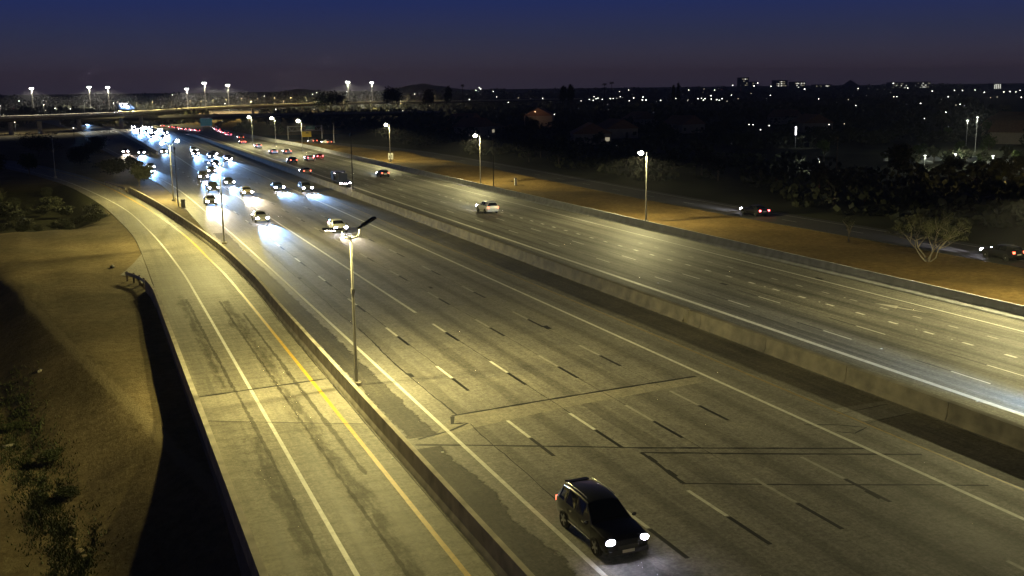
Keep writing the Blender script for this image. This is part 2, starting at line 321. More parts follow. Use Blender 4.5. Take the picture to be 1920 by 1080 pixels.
def K_(k): return lambda y: interp(k, y)
YR = [-40, 0, 30]+[35+5*i for i in range(0, 60)]
road_e = ribbon('road_eastbound', K_(EAST_L), C_(41.3), YS, 'concrete_east')
road_w = ribbon('road_westbound', C_(41.5), C_(64.3), YS, 'concrete_west')
road_r = ribbon('road_ramp', K_(RAMP_L), K_(RAMP_B), YR, 'concrete_ramp')
FRONT = smoothed([(-40, 87.6), (80, 87.0), (120, 86.0), (160, 86.2), (230, 88), (290, 87.5), (330, 82.0), (360, 74.5), (390, 67.5), (425, 60.5)])
road_f = ribbon('road_frontage', lambda y: interp(FRONT, y)-4.0, lambda y: interp(FRONT, y)+4.0, [-40+8*i for i in range(0, 58)], 'asphalt', -0.02)

# ------------------------------------------------------------------ ground
def bench(y): return -0.06 if y > 112 else -0.06-(112-y)*0.0118
def gz(x, y):
    z = -0.06
    lx = interp(RAMP_L, y) if y < 330 else -60
    if x < lx-0.05 and y < 330:
        zb = bench(y); xc = 2.8-(y-56)*0.2022
        d = (xc-x)*0.98
        zz = zb
        if d > 0: zz = zb-0.5*min(d, 5.2+0.02*max(0, y-60))-0.02*max(0, min(d-5.2, 40))
        if y > 130: zz = zz*max(0.0, 1-(y-130)/60)-0.06*min(1, (y-130)/60)
        if 148 < y < 225: zz -= 2.4*min(1, (y-148)/20)*min(1, (225-y)/12)*min(1, max(0, lx-1.2-x)/4.2)
        zz += 0.10*math.sin(x*0.9+y*0.31)*math.sin(y*0.23-x*0.4)*min(1, max(0, (lx-x)/6))
        z = zz
    elif x < 82 and x > 64.9 and 130 < y < 420:
        k = min(1, (x-64.9)/4)*min(1, (y-130)/40)*min(1, max(0, (interp(FRONT, y)-4.5-x))/3)
        z = -0.06+k*(0.55+0.55*math.sin(y*0.085+x*0.12)+0.25*math.sin(y*0.21+1.0))
    elif 64.9 < x < 82 and y <= 130:
        z = -0.06+0.09*math.sin(y*0.4+x*0.7)*min(1, (x-64.9)/4)*min(1, max(0, 82-x)/3)
    return z
xs = [-15000, -6000, -2500, -1000, -500, -250, -150, -100, -70]+[-50+2.0*i for i in range(0, 20)]+[-10+0.8*i for i in range(0, 20)]+[5.2+2.2*i for i in range(0, 28)]+[66.2+1.5*i for i in range(0, 20)]+[98, 110, 140, 200, 300, 500, 900, 1800, 4000, 9000, 20000]
ys = [-3000, -400, -100, -40, -20]+[1.5*i for i in range(0, 90)]+[135+5*i for i in range(0, 60)]+[440, 480, 550, 700, 1000, 1500, 2500, 5000, 12000, 30000]
gv = [(x, y, gz(x, y)) for y in ys for x in xs]; gf = []; gm = []
nx = len(xs)
for j in range(len(ys)-1):
    for i in range(nx-1):
        gf.append((j*nx+i, j*nx+i+1, (j+1)*nx+i+1, (j+1)*nx+i))
        cx = (xs[i]+xs[i+1])/2; cyy = (ys[j]+ys[j+1])/2
        gm.append(0 if (-60 < cx < interp(FRONT, cyy)-3 and cyy < 430) or (-100 < cx < 200 and 430 <= cyy < 900) else 1)
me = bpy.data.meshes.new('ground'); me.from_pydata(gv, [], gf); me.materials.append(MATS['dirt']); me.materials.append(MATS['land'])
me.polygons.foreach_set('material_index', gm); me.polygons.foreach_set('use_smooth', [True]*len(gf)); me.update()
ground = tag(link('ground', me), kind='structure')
# the pale worn track along the crest of the slope, and the paved wedge where the parapet starts
def drape(name, centre, half, mat, n=40, lift=0.02, jitter=0.0):
    mb = MB(); vs = []
    for i in range(n+1):
        (x, y), h = centre(i/n), half(i/n)
        nxv = Vector((centre(min(1, i/n+0.01))[0]-centre(max(0, i/n-0.01))[0], centre(min(1, i/n+0.01))[1]-centre(max(0, i/n-0.01))[1])).normalized()
        for s in (-1, -0.33, 0.33, 1):
            hh = h*(1+rnd.uniform(-jitter, jitter)); px_, py_ = x+nxv.y*hh*s, y-nxv.x*hh*s
            vs.append((px_, py_, gz(px_, py_)+lift*(1 if abs(s) < 0.9 else -1.5)))
    fs = [(4*i+k, 4*i+k+1, 4*i+k+5, 4*i+k+4) for i in range(n) for k in range(3)]
    mb.add(vs, fs, mat); return mb.build(name, ground, 60)
wedge = MB().add([(4.86, 121, -0.012), (4.80, 96, -0.012), (3.9, 102.5, -0.03), (3.6, 106, -0.03), (2.2, 107.8, -0.04), (3.6, 114, -0.02)], [(0, 5, 4, 3, 2, 1)], 'approach_slab').build('paved_wedge', ground)

# ------------------------------------------------------------------ painted markings and joints (children of the roads)
def stripe(name, road, xf, y0, y1, w_, mat, z=0.006, step=6.0):
    n = max(1, int(abs(y1-y0)/step)); vs = []; fs = []
    for i in range(n+1):
        y = y0+(y1-y0)*i/n; x = xf(y); vs += [(x-w_/2, y, z), (x+w_/2, y, z)]
    for i in range(n): fs.append((2*i, 2*i+1, 2*i+3, 2*i+2))
    return MB().add(vs, fs, mat).build(name, road)
stripe('edge_line', road_e, K_(EAST_E), -30, 520, 0.22, 'paint_white')
stripe('lane_line', road_e, C_(34.4), -30, 700, 0.24, 'paint_white')
stripe('lane_line', road_e, C_(23.5), 78.2, 430, 0.24, 'paint_white')
stripe('yellow_line', road_e, C_(36.95), -30, 600, 0.15, 'paint_yellow_worn')
stripe('lane_line', road_w, C_(45.62), -30, 600, 0.42, 'paint_white')
stripe('edge_line', road_w, C_(61.4), -30, 420, 0.17, 'paint_white')
stripe('edge_line', road_r, K_(RAMP_W), -30, 300, 0.20, 'paint_white', 0.006, 3)
stripe('yellow_line', road_r, K_(RAMP_Y), -30, 300, 0.22, 'paint_yellow', 0.006, 3)
stripe('edge_line', road_f, lambda y: interp(FRONT, y)+2.6, 60, 330, 0.16, 'paint_faded', -0.014)
dash_me = {}
def dashes(road, xf, y_first, n, period, length, w_, mat, name, z=0.006, skip=()):
    key = (length, w_, mat)
    if key not in dash_me:
        dash_me[key] = MB().add([(-w_/2, 0, 0), (w_/2, 0, 0), (w_/2, length, 0), (-w_/2, length, 0)], [(0, 1, 2, 3)], mat).mesh(name)
    for i in range(n):
        if i in skip: continue
        y = y_first+i*period; link(name, dash_me[key], road, (xf(y), y, z))
T = 12.192
for x, ph in ((19.9, 34.48), (23.5, 34.23), (27.0, 34.25-T), (30.71, 35.65-T)):
    n = 4 if x == 23.5 else 22
    dashes(road_e, C_(x), ph, n, T, 3.05, 0.19, 'paint_white' if x < 25 else 'paint_faded', 'lane_dash')
    dashes(road_e, C_(x), ph-3.0, n, T, 2.9, 0.21, 'paint_black', 'contrast_dash', 0.005)
for x, ph in ((48.75, 44.3), (51.9, 44.5)):
    dashes(road_w, C_(x), ph-T, 22, T, 3.05, 0.14, 'paint_white', 'lane_dash'); dashes(road_w, C_(x), ph-T+3.05, 22, T, 3.1, 0.16, 'paint_black', 'contrast_dash', 0.005)
dashes(road_w, C_(55.05), 40.9, 36, 3.6, 0.95, 0.26, 'paint_white', 'dotted_mark')
dashes(road_w, C_(58.05), 41.6, 18, 3.6, 0.95, 0.22, 'paint_faded', 'dotted_mark')
dashes(road_f, lambda y: interp(FRONT, y)-0.7, 62, 16, T, 3.05, 0.14, 'paint_faded', 'lane_dash', -0.014)
MB().add([(59.9, 60.9, .007), (59.75, 61.9, .007), (59.35, 63.7, .007), (59.75, 63.9, .007), (58.75, 65.6, .007), (58.85, 63.2, .007), (59.12, 63.45, .007), (59.55, 61.8, .007)], [(7, 6, 2, 1), (0, 7, 1), (6, 5, 4, 3, 2)], 'paint_faded').build('arrow_marking', road_w)
# transverse joints, sealed cracks, patches
def strip_uv(o):
    uv = o.data.uv_layers.new(name='UVMap')
    for l in o.data.loops: uv.data[l.index].uv = (l.vertex_index % 2, l.vertex_index//2*0.1)
    return o
def crack(name, road, pts, w_, mat='joint_tar', z=0.0045, wob=0.03):
    j = 0.0
    vs = []; fs = []; pts = [Vector(p) for p in pts]; out_ = []
    for a, b2 in zip(pts, pts[1:]):
        n = max(2, int((b2-a).length/0.5))
        for i in range(n): out_.append(a+(b2-a)*(i/n))
    out_.append(pts[-1])
    for i, p in enumerate(out_):
        d = (out_[min(i+1, len(out_)-1)]-out_[max(i-1, 0)]).normalized(); nn = Vector((-d.y, d.x))
        j = max(-wob*2, min(wob*2, j+rnd.uniform(-wob, wob)*.6)); ww = w_*rnd.uniform(0.55, 1.25)/2
        vs += [tuple(p+nn*(j+ww))+(z,), tuple(p+nn*(j-ww))+(z,)]
    fs = [(2*i, 2*i+1, 2*i+3, 2*i+2) for i in range(len(out_)-1)]
    return strip_uv(MB().add(vs, fs, mat).build(name, road))
def sheet(name, road, pts, mat, z):
    return MB().add([(x, y, z) for x, y in pts], [tuple(range(len(pts)))], mat).build(name, road)
sheet('approach_strip', road_e, [(15.3, 48.6), (17.4, 51.6), (33.8, 53.0), (33.9, 51.7), (24, 50.6), (18.2, 49.4)], 'approach_slab', 0.002)
crack('expansion_joint', road_e, [(17.4, 51.7), (21, 52.1), (27, 52.6), (33.8, 53.0)], 0.26)
crack('crack', road_e, [(17.4, 51.6), (17.0, 50.4), (17.8, 50.2), (16.6, 49.4), (14.6, 48.7)], 0.2)
crack('expansion_joint', road_e, [(14.2, 48.0), (17.4, 46.5), (24.2, 43.1), (34.4, 38.4)], 0.2)
crack('expansion_joint', road_e, [(24.0, 42.4), (29.5, 39.7), (36.2, 36.6)], 0.19)
crack('crack', road_e, [(24.0, 42.4), (24.0, 41.2), (23.9, 39.9), (23.8, 38.1)], 0.2)
crack('expansion_joint', road_e, [(23.7, 38.1), (29, 35.6), (36.0, 32.4)], 0.13)
crack('slab_joint', road_e, [(17.9, 75), (17.75, 63), (17.8, 51.8)], 0.10, 'joint_tar', 0.004, 0.08)
crack('slab_joint', road_e, [(17.9, 50), (17.95, 42), (17.7, 36)], 0.06, 'joint_tar', 0.004, 0.08)
crack('slab_joint', road_e, [(20.0, 128), (19.9, 90), (19.95, 56)], 0.05, 'joint_tar', 0.003, 0.03)
crack('slab_joint', road_e, [(23.55, 74), (23.5, 44)], 0.05, 'joint_tar', 0.003, 0.03)
crack('slab_joint', road_e, [(27.05, 120), (27.05, 40)], 0.035, 'joint_tar', 0.003, 0.02)
crack('slab_joint', road_e, [(30.75, 140), (30.75, 52)], 0.03, 'joint_tar', 0.003, 0.02)
crack('slab_joint', road_e, [(17.9, 128), (18.0, 100), (17.9, 76)], 0.05, 'joint_tar', 0.004, 0.10)
for x, y in ((17.75, 60.6), (18.0, 98), (20, 111), (24, 41.4), (23.9, 39.4), (30.6, 33.6), (27.9, 88)):
    sheet('tar_patch', road_e, [(x-.14, y-.5), (x+.13, y-.45), (x+.16, y+.4), (x-.1, y+.5)], 'joint_tar', 0.0058)
def ragged(x0f, x1f, y0, y1, step=0.35, amp=0.18):
    a, b2 = [], []
    y = y0
    while y < y1:
        a.append((x0f(y)+rnd.uniform(-amp, amp), y)); b2.append((x1f(y)+rnd.uniform(-amp, amp)*(2.0 if rnd.random() < 0.15 else 1), y)); y += step*rnd.uniform(0.5, 1.5)
    return a, b2
def ragged_sheet(name, road, x0f, x1f, y0, y1, mat, z, step=0.4, amp=0.15):
    a, b2 = ragged(x0f, x1f, y0, y1, step, amp); vs = []
    for p, q in zip(a, b2): vs += [(*p, z), (*q, z)]
    return strip_uv(MB().add(vs, [(2*i, 2*i+1, 2*i+3, 2*i+2) for i in range(len(a)-1)], mat).build(name, road))
ragged_sheet('asphalt_patch', road_e, lambda y: 13.9, lambda y: 15.95, 49.0, 135, 'stain_patch', 0.0025, 0.5, 0.03)
ragged_sheet('asphalt_patch', road_e, lambda y: 13.6, lambda y: 15.7+0.2*math.sin(y*.8), 18, 47.4, 'stain_patch', 0.0025, 0.35, 0.05)
ragged_sheet('asphalt_shoulder', road_e, lambda y: 37.15+bend(y), lambda y: 40.85+bend(y), 44.2, 440, 'shoulder_asphalt', 0.0025, 0.7, 0.04)
ragged_sheet('asphalt_shoulder', road_e, lambda y: 37.05+0.25*math.sin(y*.3), lambda y: 40.85, 8, 42.0, 'shoulder_asphalt', 0.0025, 0.5, 0.06)
crack('crack', road_e, [(33.9, 42.6), (35.5, 41.9), (36.6, 40.9), (35.4, 40.4), (34.7, 41.0)], 0.12)
crack('crack', road_e, [(36.6, 43.3), (40.4, 43.7)], 0.06); crack('crack', road_e, [(36.9, 41.4), (40.4, 41.9)], 0.06)
crack('expansion_joint', road_r, [(5.0, 61.25), (12.7, 62.0)], 0.24, 'joint_tar', 0.0075, 0.004)
crack('expansion_joint', road_r, [(5.0, 56.3), (12.7, 52.3)], 0.08, 'joint_tar', 0.0075, 0.01)
crack('crack', road_r, [(6.6, 77.5), (8.2, 78.0), (10.2, 79.0)], 0.05)
sheet('approach_strip', road_r, [(4.9, 61.2), (12.75, 61.95), (12.75, 52.4), (4.9, 56.4)], 'approach_slab', 0.0018)
ragged_sheet('oil_stain', road_r, lambda y: 5.75, lambda y: 7.75, 22, 53, 'stain_dark', 0.0025, 0.6, 0.05)
ragged_sheet('oil_stain', road_r, lambda y: 5.85, lambda y: 7.4, 62.5, 95, 'stain_dark', 0.0025, 0.6, 0.05)
ragged_sheet('oil_stain', road_r, lambda y: 8.8, lambda y: 11.2, 24, 90, 'stain_dark', 0.0022, 0.6, 0.05)
for pts, w_ in (([(7.05, 92), (7.1, 70), (7.2, 50), (7.05, 34), (7.1, 24)], .34), ([(9.6, 90), (9.65, 70), (9.7, 45), (9.8, 26)], .3), ([(10.75, 84), (10.8, 62), (10.85, 45)], .35)):
    crack('tyre_mark', road_r, pts, w_, 'tyre_black', 0.0035, 0.015)
for x, w_, y0, y1 in ((18.1, 1.5, 20, 120), (21.7, 1.7, 20, 140), (25.2, 1.8, 18, 150), (28.9, 1.8, 18, 150), (32.5, 1.8, 18, 160), (35.6, 1.3, 18, 160)):
    ragged_sheet('oil_stain', road_e, lambda y: x-w_/2, lambda y: x+w_/2, y0, y1, 'oil_faint', 0.0012, 1.0, 0.05)
for x, w_ in ((47.2, 1.6), (50.3, 1.7), (53.4, 1.7), (56.5, 1.7), (59.7, 1.7)):
    ragged_sheet('oil_stain', road_w, lambda y: x-w_/2, lambda y: x+w_/2, 20, 330, 'oil_faint', 0.0012, 1.2, 0.05)
crack('gutter_joint', road_r, [(interp(RAMP_B, y)-0.10, y) for y in range(24, 195, 6)], 0.07, 'joint_tar', 0.005, 0.01)
for x, y in ((52.5, 78), (61.9, 76.5), (30.9, 69)):
    sheet('tar_patch', road_w if x > 42 else road_e, [(x-.25, y-.6), (x+.2, y-.5), (x+.25, y+.6), (x-.2, y+.5)], 'joint_tar', 0.0058)
crack('gutter_joint', road_w, [(64.18, y) for y in range(20, 330, 10)], 0.16, 'joint_tar', 0.005, 0.005)
for y in (68.5, 64.3, 60.5): crack('slab_joint', road_w, [(61.6, y), (64.0, y+.3)], 0.06)
# raised pavement markers
mk = MB().box(-.06, .06, -.06, .06, 0, .02, 'paint_white').mesh('road_marker')
for x, y in ((55.05, 75.4), (55.05, 67.9), (55.05, 57), (55.05, 53.6), (58.05, 68.4), (48.8, 53.6), (45.3, 42), (47.4, 81), (12.6, 46.6), (15.1, 46.4)): link('road_marker', mk, road_w if x > 42 else road_e if x > 13 else road_r, (x, y, 0.004))

# ------------------------------------------------------------------ barriers and walls
def swept(name, path, profile, mat, parent=None, smooth=None):
    """profile: (offset to the right of the path, z) points, closed"""
    n = len(profile); vs = []; fs = []
    P = [Vector(p) for p in path]
    for i, p in enumerate(P):
        d = (P[min(i+1, len(P)-1)]-P[max(i-1, 0)]).normalized(); nn = Vector((d.y, -d.x))
        vs += [(p.x+nn.x*o, p.y+nn.y*o, z) for o, z in profile]
    for i in range(len(P)-1):
        for j in range(n): fs.append((i*n+j, i*n+(j+1) % n, (i+1)*n+(j+1) % n, (i+1)*n+j))
    fs += [tuple(range(n)), tuple(range((len(P)-1)*n, len(P)*n))[::-1]]
    return MB().add(vs, fs, mat).build(name, parent, smooth)
def wall_thing(name, label, cat='barrier'): return thing(name, label, cat)
FP = [(.28, 0), (.30, 0.08), (.40, .28), (.46, 1.04), (.88, 1.04), (.95, .28), (1.08, .08), (1.10, 0)]
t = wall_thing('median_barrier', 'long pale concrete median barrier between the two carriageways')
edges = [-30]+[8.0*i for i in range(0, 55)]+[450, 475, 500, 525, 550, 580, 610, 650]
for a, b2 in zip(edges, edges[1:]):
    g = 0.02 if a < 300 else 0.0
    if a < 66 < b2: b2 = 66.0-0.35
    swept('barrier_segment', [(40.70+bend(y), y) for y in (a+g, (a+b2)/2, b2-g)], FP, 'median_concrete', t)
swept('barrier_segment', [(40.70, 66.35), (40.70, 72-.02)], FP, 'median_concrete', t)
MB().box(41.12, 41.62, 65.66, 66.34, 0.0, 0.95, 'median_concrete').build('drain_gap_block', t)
t = wall_thing('ramp_barrier', 'concrete barrier between the left ramp and the main lanes, dark on its ramp side')
path = [(interp(RAMP_B, y), y) for y in [-30]+[5*i for i in range(0, 40)]+[198]]
RB = [(0, 0), (.04, .10), (.13, .25), (.18, 1.0), (.42, 1.0), (.47, .25), (.55, .10), (.58, -.3), (0, -.3)]
for i in range(0, len(path)-1, 2): swept('barrier_segment', path[i:i+3], RB, 'barrier_concrete', t)
t = wall_thing('shoulder_barrier', 'low grey concrete barrier along the right shoulder beside the orange dirt')
SB = [(0, 0), (.02, .06), (.30, .34), (.38, 1.0), (.56, 1.0), (.62, -.2), (0, -.2)]
for i in range(-3, 43):
    y0, y1 = i*10, i*10+10; swept('barrier_segment', [(64.3-max(0, (y-330))*0.05, y) for y in (y0+.02, y1-.02)], SB, 'barrier_grey', t)
t = wall_thing('parapet', 'concrete parapet on the outer edge of the ramp above its dark retaining wall')
PL = [(4.42, y) for y in range(-30, 92, 6)]+[(4.42, 91)]
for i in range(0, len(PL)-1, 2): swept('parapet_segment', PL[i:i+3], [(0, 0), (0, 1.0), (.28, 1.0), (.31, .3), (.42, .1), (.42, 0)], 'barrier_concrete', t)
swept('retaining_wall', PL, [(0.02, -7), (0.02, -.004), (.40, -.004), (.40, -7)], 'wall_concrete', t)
swept('parapet_segment', [(4.42, 91.03), (4.40, 93), (4.30, 95.5), (4.05, 98.5)], [(0, -.3), (0, .95), (.26, .95), (.40, .1), (.40, -.3)], 'barrier_concrete', t)
def guardrail(name, label, path):
    t = thing(name, label, 'guardrail'); P = [Vector(p) for p in path]
    swept('rail', path, [(0, .45), (-.05, .52), (0, .60), (-.05, .68), (0, .76), (.03, .76), (.03, .45)], 'galvanised', t)
    for p in P:
        MB().box(p.x+.04, p.x+.2, p.y-.08, p.y+.08, -.4, .8, 'bark').build('post', t)
guardrail('guardrail', 'short curved guardrail with flared end where the ramp parapet starts', [(4.02, 98.6), (3.9, 100.2), (3.6, 101.9), (3.15, 103.4), (2.6, 104.6)])
guardrail('guardrail', 'small dark guardrail on the gore dirt beside the far ramp bend', [(6.2, 199.5), (5.3, 205), (4.2, 211.5), (3.0, 218)])
t = wall_thing('gore_barrier', 'far concrete barrier splitting the joining ramp from the main lanes')
swept('barrier_segment', [(19.1, 319), (17.6, 398), (14.6, 514), (9.0, 640), (0, 747)], [(0, 0), (.1, .9), (.5, .9), (.6, 0)], 'barrier_concrete', t)

# ------------------------------------------------------------------ lamps
LAMP = 3.0
def lamp_light(parent, loc, power, col, name='lamp_light', spot=172, batwing=1.0, rot=(0, 0, 0), radius=0.12):
    d = bpy.data.lights.new(name, 'SPOT'); d.energy = power*LAMP; d.color = col; d.spot_size = R(spot); d.spot_blend = 0.25; d.shadow_soft_size = radius
    if batwing:
        d.use_nodes = True; t_ = d.node_tree; em = t_.nodes['Emission']
        tcn = t_.nodes.new('ShaderNodeTexCoord'); sp = t_.nodes.new('ShaderNodeSeparateXYZ'); t_.links.new(tcn.outputs['Normal'], sp.inputs[0])
        a = t_.nodes.new('ShaderNodeMath'); a.operation = 'ABSOLUTE'; t_.links.new(sp.outputs['Z'], a.inputs[0])
        p_ = t_.nodes.new('ShaderNodeMath'); p_.operation = 'ADD'; p_.inputs[1].default_value = 0.08; t_.links.new(a.outputs[0], p_.inputs[0])
        q = t_.nodes.new('ShaderNodeMath'); q.operation = 'POWER'; q.inputs[1].default_value = -batwing; t_.links.new(p_.outputs[0], q.inputs[0])
        s_ = t_.nodes.new('ShaderNodeMapRange'); s_.interpolation_type = 'SMOOTHSTEP'; s_.inputs['From Min'].default_value = 0.04; s_.inputs['From Max'].default_value = 0.22
        t_.links.new(a.outputs[0], s_.inputs['Value'])
        mm = t_.nodes.new('ShaderNodeMath'); mm.operation = 'MULTIPLY'; t_.links.new(q.outputs[0], mm.inputs[0]); t_.links.new(s_.outputs[0], mm.inputs[1])
        t_.links.new(mm.outputs[0], em.inputs['Strength'])
    o = link(name, d, parent, loc); o.rotation_euler = rot; return o
WARM = (1.0, 0.85, 0.31)
shaft_me = MB().tube([(0, 0, .25), (0, 0, 4.5), (0, 0, 9.15)], [.11, .09, .06], 'galvanised', 10).mesh('shaft', 40)
base_me = MB().tube([(0, 0, -.3), (0, 0, .22)], .30, 'barrier_concrete', 12).box(-.18, .18, -.18, .18, .221, .26, 'galvanised').mesh('base')
def head(parent, p0, p1, lit, power=0, col=WARM, lens=None, batwing=1.0):
    p0, p1 = Vector(p0), Vector(p1); d = (p1-p0); ln = d.length; d.normalize(); sd_ = d.cross(Vector((0, 0, 1))).normalized(); up = sd_.cross(d)
    def bx(a0, a1, h, u0, u1, mat, mb):
        vs = [p0+d*a+sd_*s*h+up*u for u in (u0, u1) for a, s in ((a0, -1), (a1, -1), (a1, 1), (a0, 1))]
        mb.add(vs, [(0, 3, 2, 1), (4, 5, 6, 7), (0, 1, 5, 4), (1, 2, 6, 5), (2, 3, 7, 6), (3, 0, 4, 7)], mat)
    mb = MB(); bx(0, ln*.25, .07, -.05, .05, 'fixture', mb); bx(ln*.25, ln, .17, -.06, .055, 'fixture', mb)
    for k in range(5): bx(ln*(.3+.13*k), ln*(.32+.13*k), .15, .056, .085, 'fixture', mb)
    lu = mb.build('luminaire', parent)
    mb = MB()
    c = p0+d*ln*.62
    if lens: mb.ball(c-up*(.06+lens*.35), (lens, lens, lens*.75), 'lens_white', 10, 6)
    else: bx(ln*.35, ln*.9, .12, -.075, -.061, 'lens_white' if lit else 'glass', mb)
    mb.build('lens', lu)
    if lit: lamp_light(lu, c-up*(0.14+(lens or 0)*1.2), power, col, batwing=batwing)
def light_pole(x, y, label, kind, power=2600, col=WARM, h=9.15, lit=True, lens=None, z=0.0, group=None, side=-1, batwing=0.6):
    t_ = thing('light_pole', label, 'light pole', (x, y, z), 0, group)
    s_ = link('shaft', shaft_me, t_); s_.scale = (1, 1, h/9.15); link('base', base_me, t_)
    if kind == 'twin':
        MB().tube([(-.48, 0, h+.42), (-.48, 0, h+.10), (-.40, 0, h-.08), (-.2, 0, h-.13), (0, 0, h-.14), (.2, 0, h-.13), (.40, 0, h-.08), (.48, 0, h+.10), (.48, 0, h+.42)], .05, 'galvanised', 8).build('bracket', t_, 50)
        MB().box(-.10, .10, -.10, .10, h*.62, h*.62+.3, 'galvanised').build('junction_box', t_)
        head(t_, (-.48, .02, h+.42), (-1.62, .12, h+.50), lit, power*.8, col, lens, batwing)
        head(t_, (.48, .02, h+.42), (1.60, .35, h+.98), lit, power, col, lens, batwing)
    else:
        MB().tube([(0, 0, h-.15), (side*.15, 0, h+.05), (side*.45, 0, h+.12)], .035, 'galvanised', 8).build('arm', t_, 50)
        head(t_, (side*.45, 0, h+.12), (side*1.15, 0, h+.14), lit, power, col, lens, batwing)
    return t_
light_pole(14.1, 59.8, 'tall twin-headed light pole standing behind the ramp barrier in the middle foreground', 'twin', 2900, batwing=0.35)
light_pole(14.3, 124.9, 'thin light pole rising beside the ramp barrier left of the twin-headed pole', 'twin', 2700, lens=.10)
light_pole(12.9, 179.9, 'brightly glowing light pole on the gore dirt, left of the headlight jam', 'twin', 3400, lens=.34)
light_pole(14.1, -3.0, 'light pole out of view beside the near end of the ramp barrier', 'twin', 650)
light_pole(-6.3, 242.6, 'unlit light pole standing alone beside the far ramp bend at left', 'single', lit=False, side=1)
COOL = (1.0, 0.88, 0.40)
light_pole(68.4, 120.3, 'lit light pole on the orange dirt, nearest the camera on the right side', 'single', 2900, COOL, lens=.36)
light_pole(68.0, 181.9, 'lit light pole on the orange dirt, second on the right side, beside a bare pole', 'single', 2800, COOL, lens=.38)
light_pole(70.6, 253.0, 'lit light pole carrying a white speed sign on the right embankment', 'single', 2600, COOL, lens=.42)
light_pole(67.6, 57.0, 'light pole just beyond the right edge of the view on the dirt', 'single', 4300, COOL)
light_pole(67.6, -4.0, 'light pole out of view on the right shoulder near the camera', 'single', 2600, COOL)
light_pole(79.1, 353.8, 'short unlit lamp post beside the far frontage road', 'single', lit=False, h=6.6)
for px, py, lab, g in ((558, 227, 'small lit lamp above the green overhead sign', 8.0), (509, 222, 'small lit lamp left of the overhead sign truss', 8.5), (466, 220, 'smallest lit lamp near the far underpass, farthest of three in a row', 8.8)):
    p = at(px, py, 9.0); light_pole(p.x+1, p.y, lab, 'single', 2200, COOL, lens=.52)
def bare_pole(x, y, h, label, name='camera_pole', z=0.0, mat='dark_steel', r=.10):
    t_ = thing(name, label, 'pole', (x, y, z))
    MB().tube([(0, 0, 0), (0, 0, h)], [r, r*.6], mat, 8).build('shaft', t_, 40)
    MB().box(-.25, .25, -.25, .25, -.25, .12, 'barrier_concrete').build('footing', t_)
    MB().box(-.14, .14, -.10, .10, h-.5, h-.15, 'fixture').build('camera_box', t_)
    return t_
bare_pole(12.8, 169.3, 9.4, 'dark bare pole standing just in front of the brightly glowing light pole')
bare_pole(68.6, 176.7, 9.0, 'dark bare pole beside the second lit pole on the right')
bare_pole(41.3, 172.0, 9.6, 'dark slim pole standing on the median barrier beside the truck', z=1.07)
bare_pole(108.7, 131.5, 9.5, 'thin wooden utility pole in the dark beyond the frontage road', 'utility_pole', mat='bark', r=.13)
t = thing('utility_cabinet', 'small dark roadside cabinet at the foot of the bare gore pole', 'cabinet', (13.5, 169.1, 0))
MB().box(-.3, .3, -.3, .3, 0, 1.2, 'dark_steel').build('case', t); MB().box(-.25, .25, -.315, -.302, .1, 1.1, 'trim').build('door', t)
t = thing('marker_post', 'pale square marker post on the dirt right of the bare pole', 'post', (73.0, 176.7, 0))
MB().box(-.22, .22, -.15, .15, -.1, 1.35, 'sign_white').build('case', t); MB().box(-.24, .24, -.17, .17, 1.352, 1.42, 'galvanised').build('cap', t)

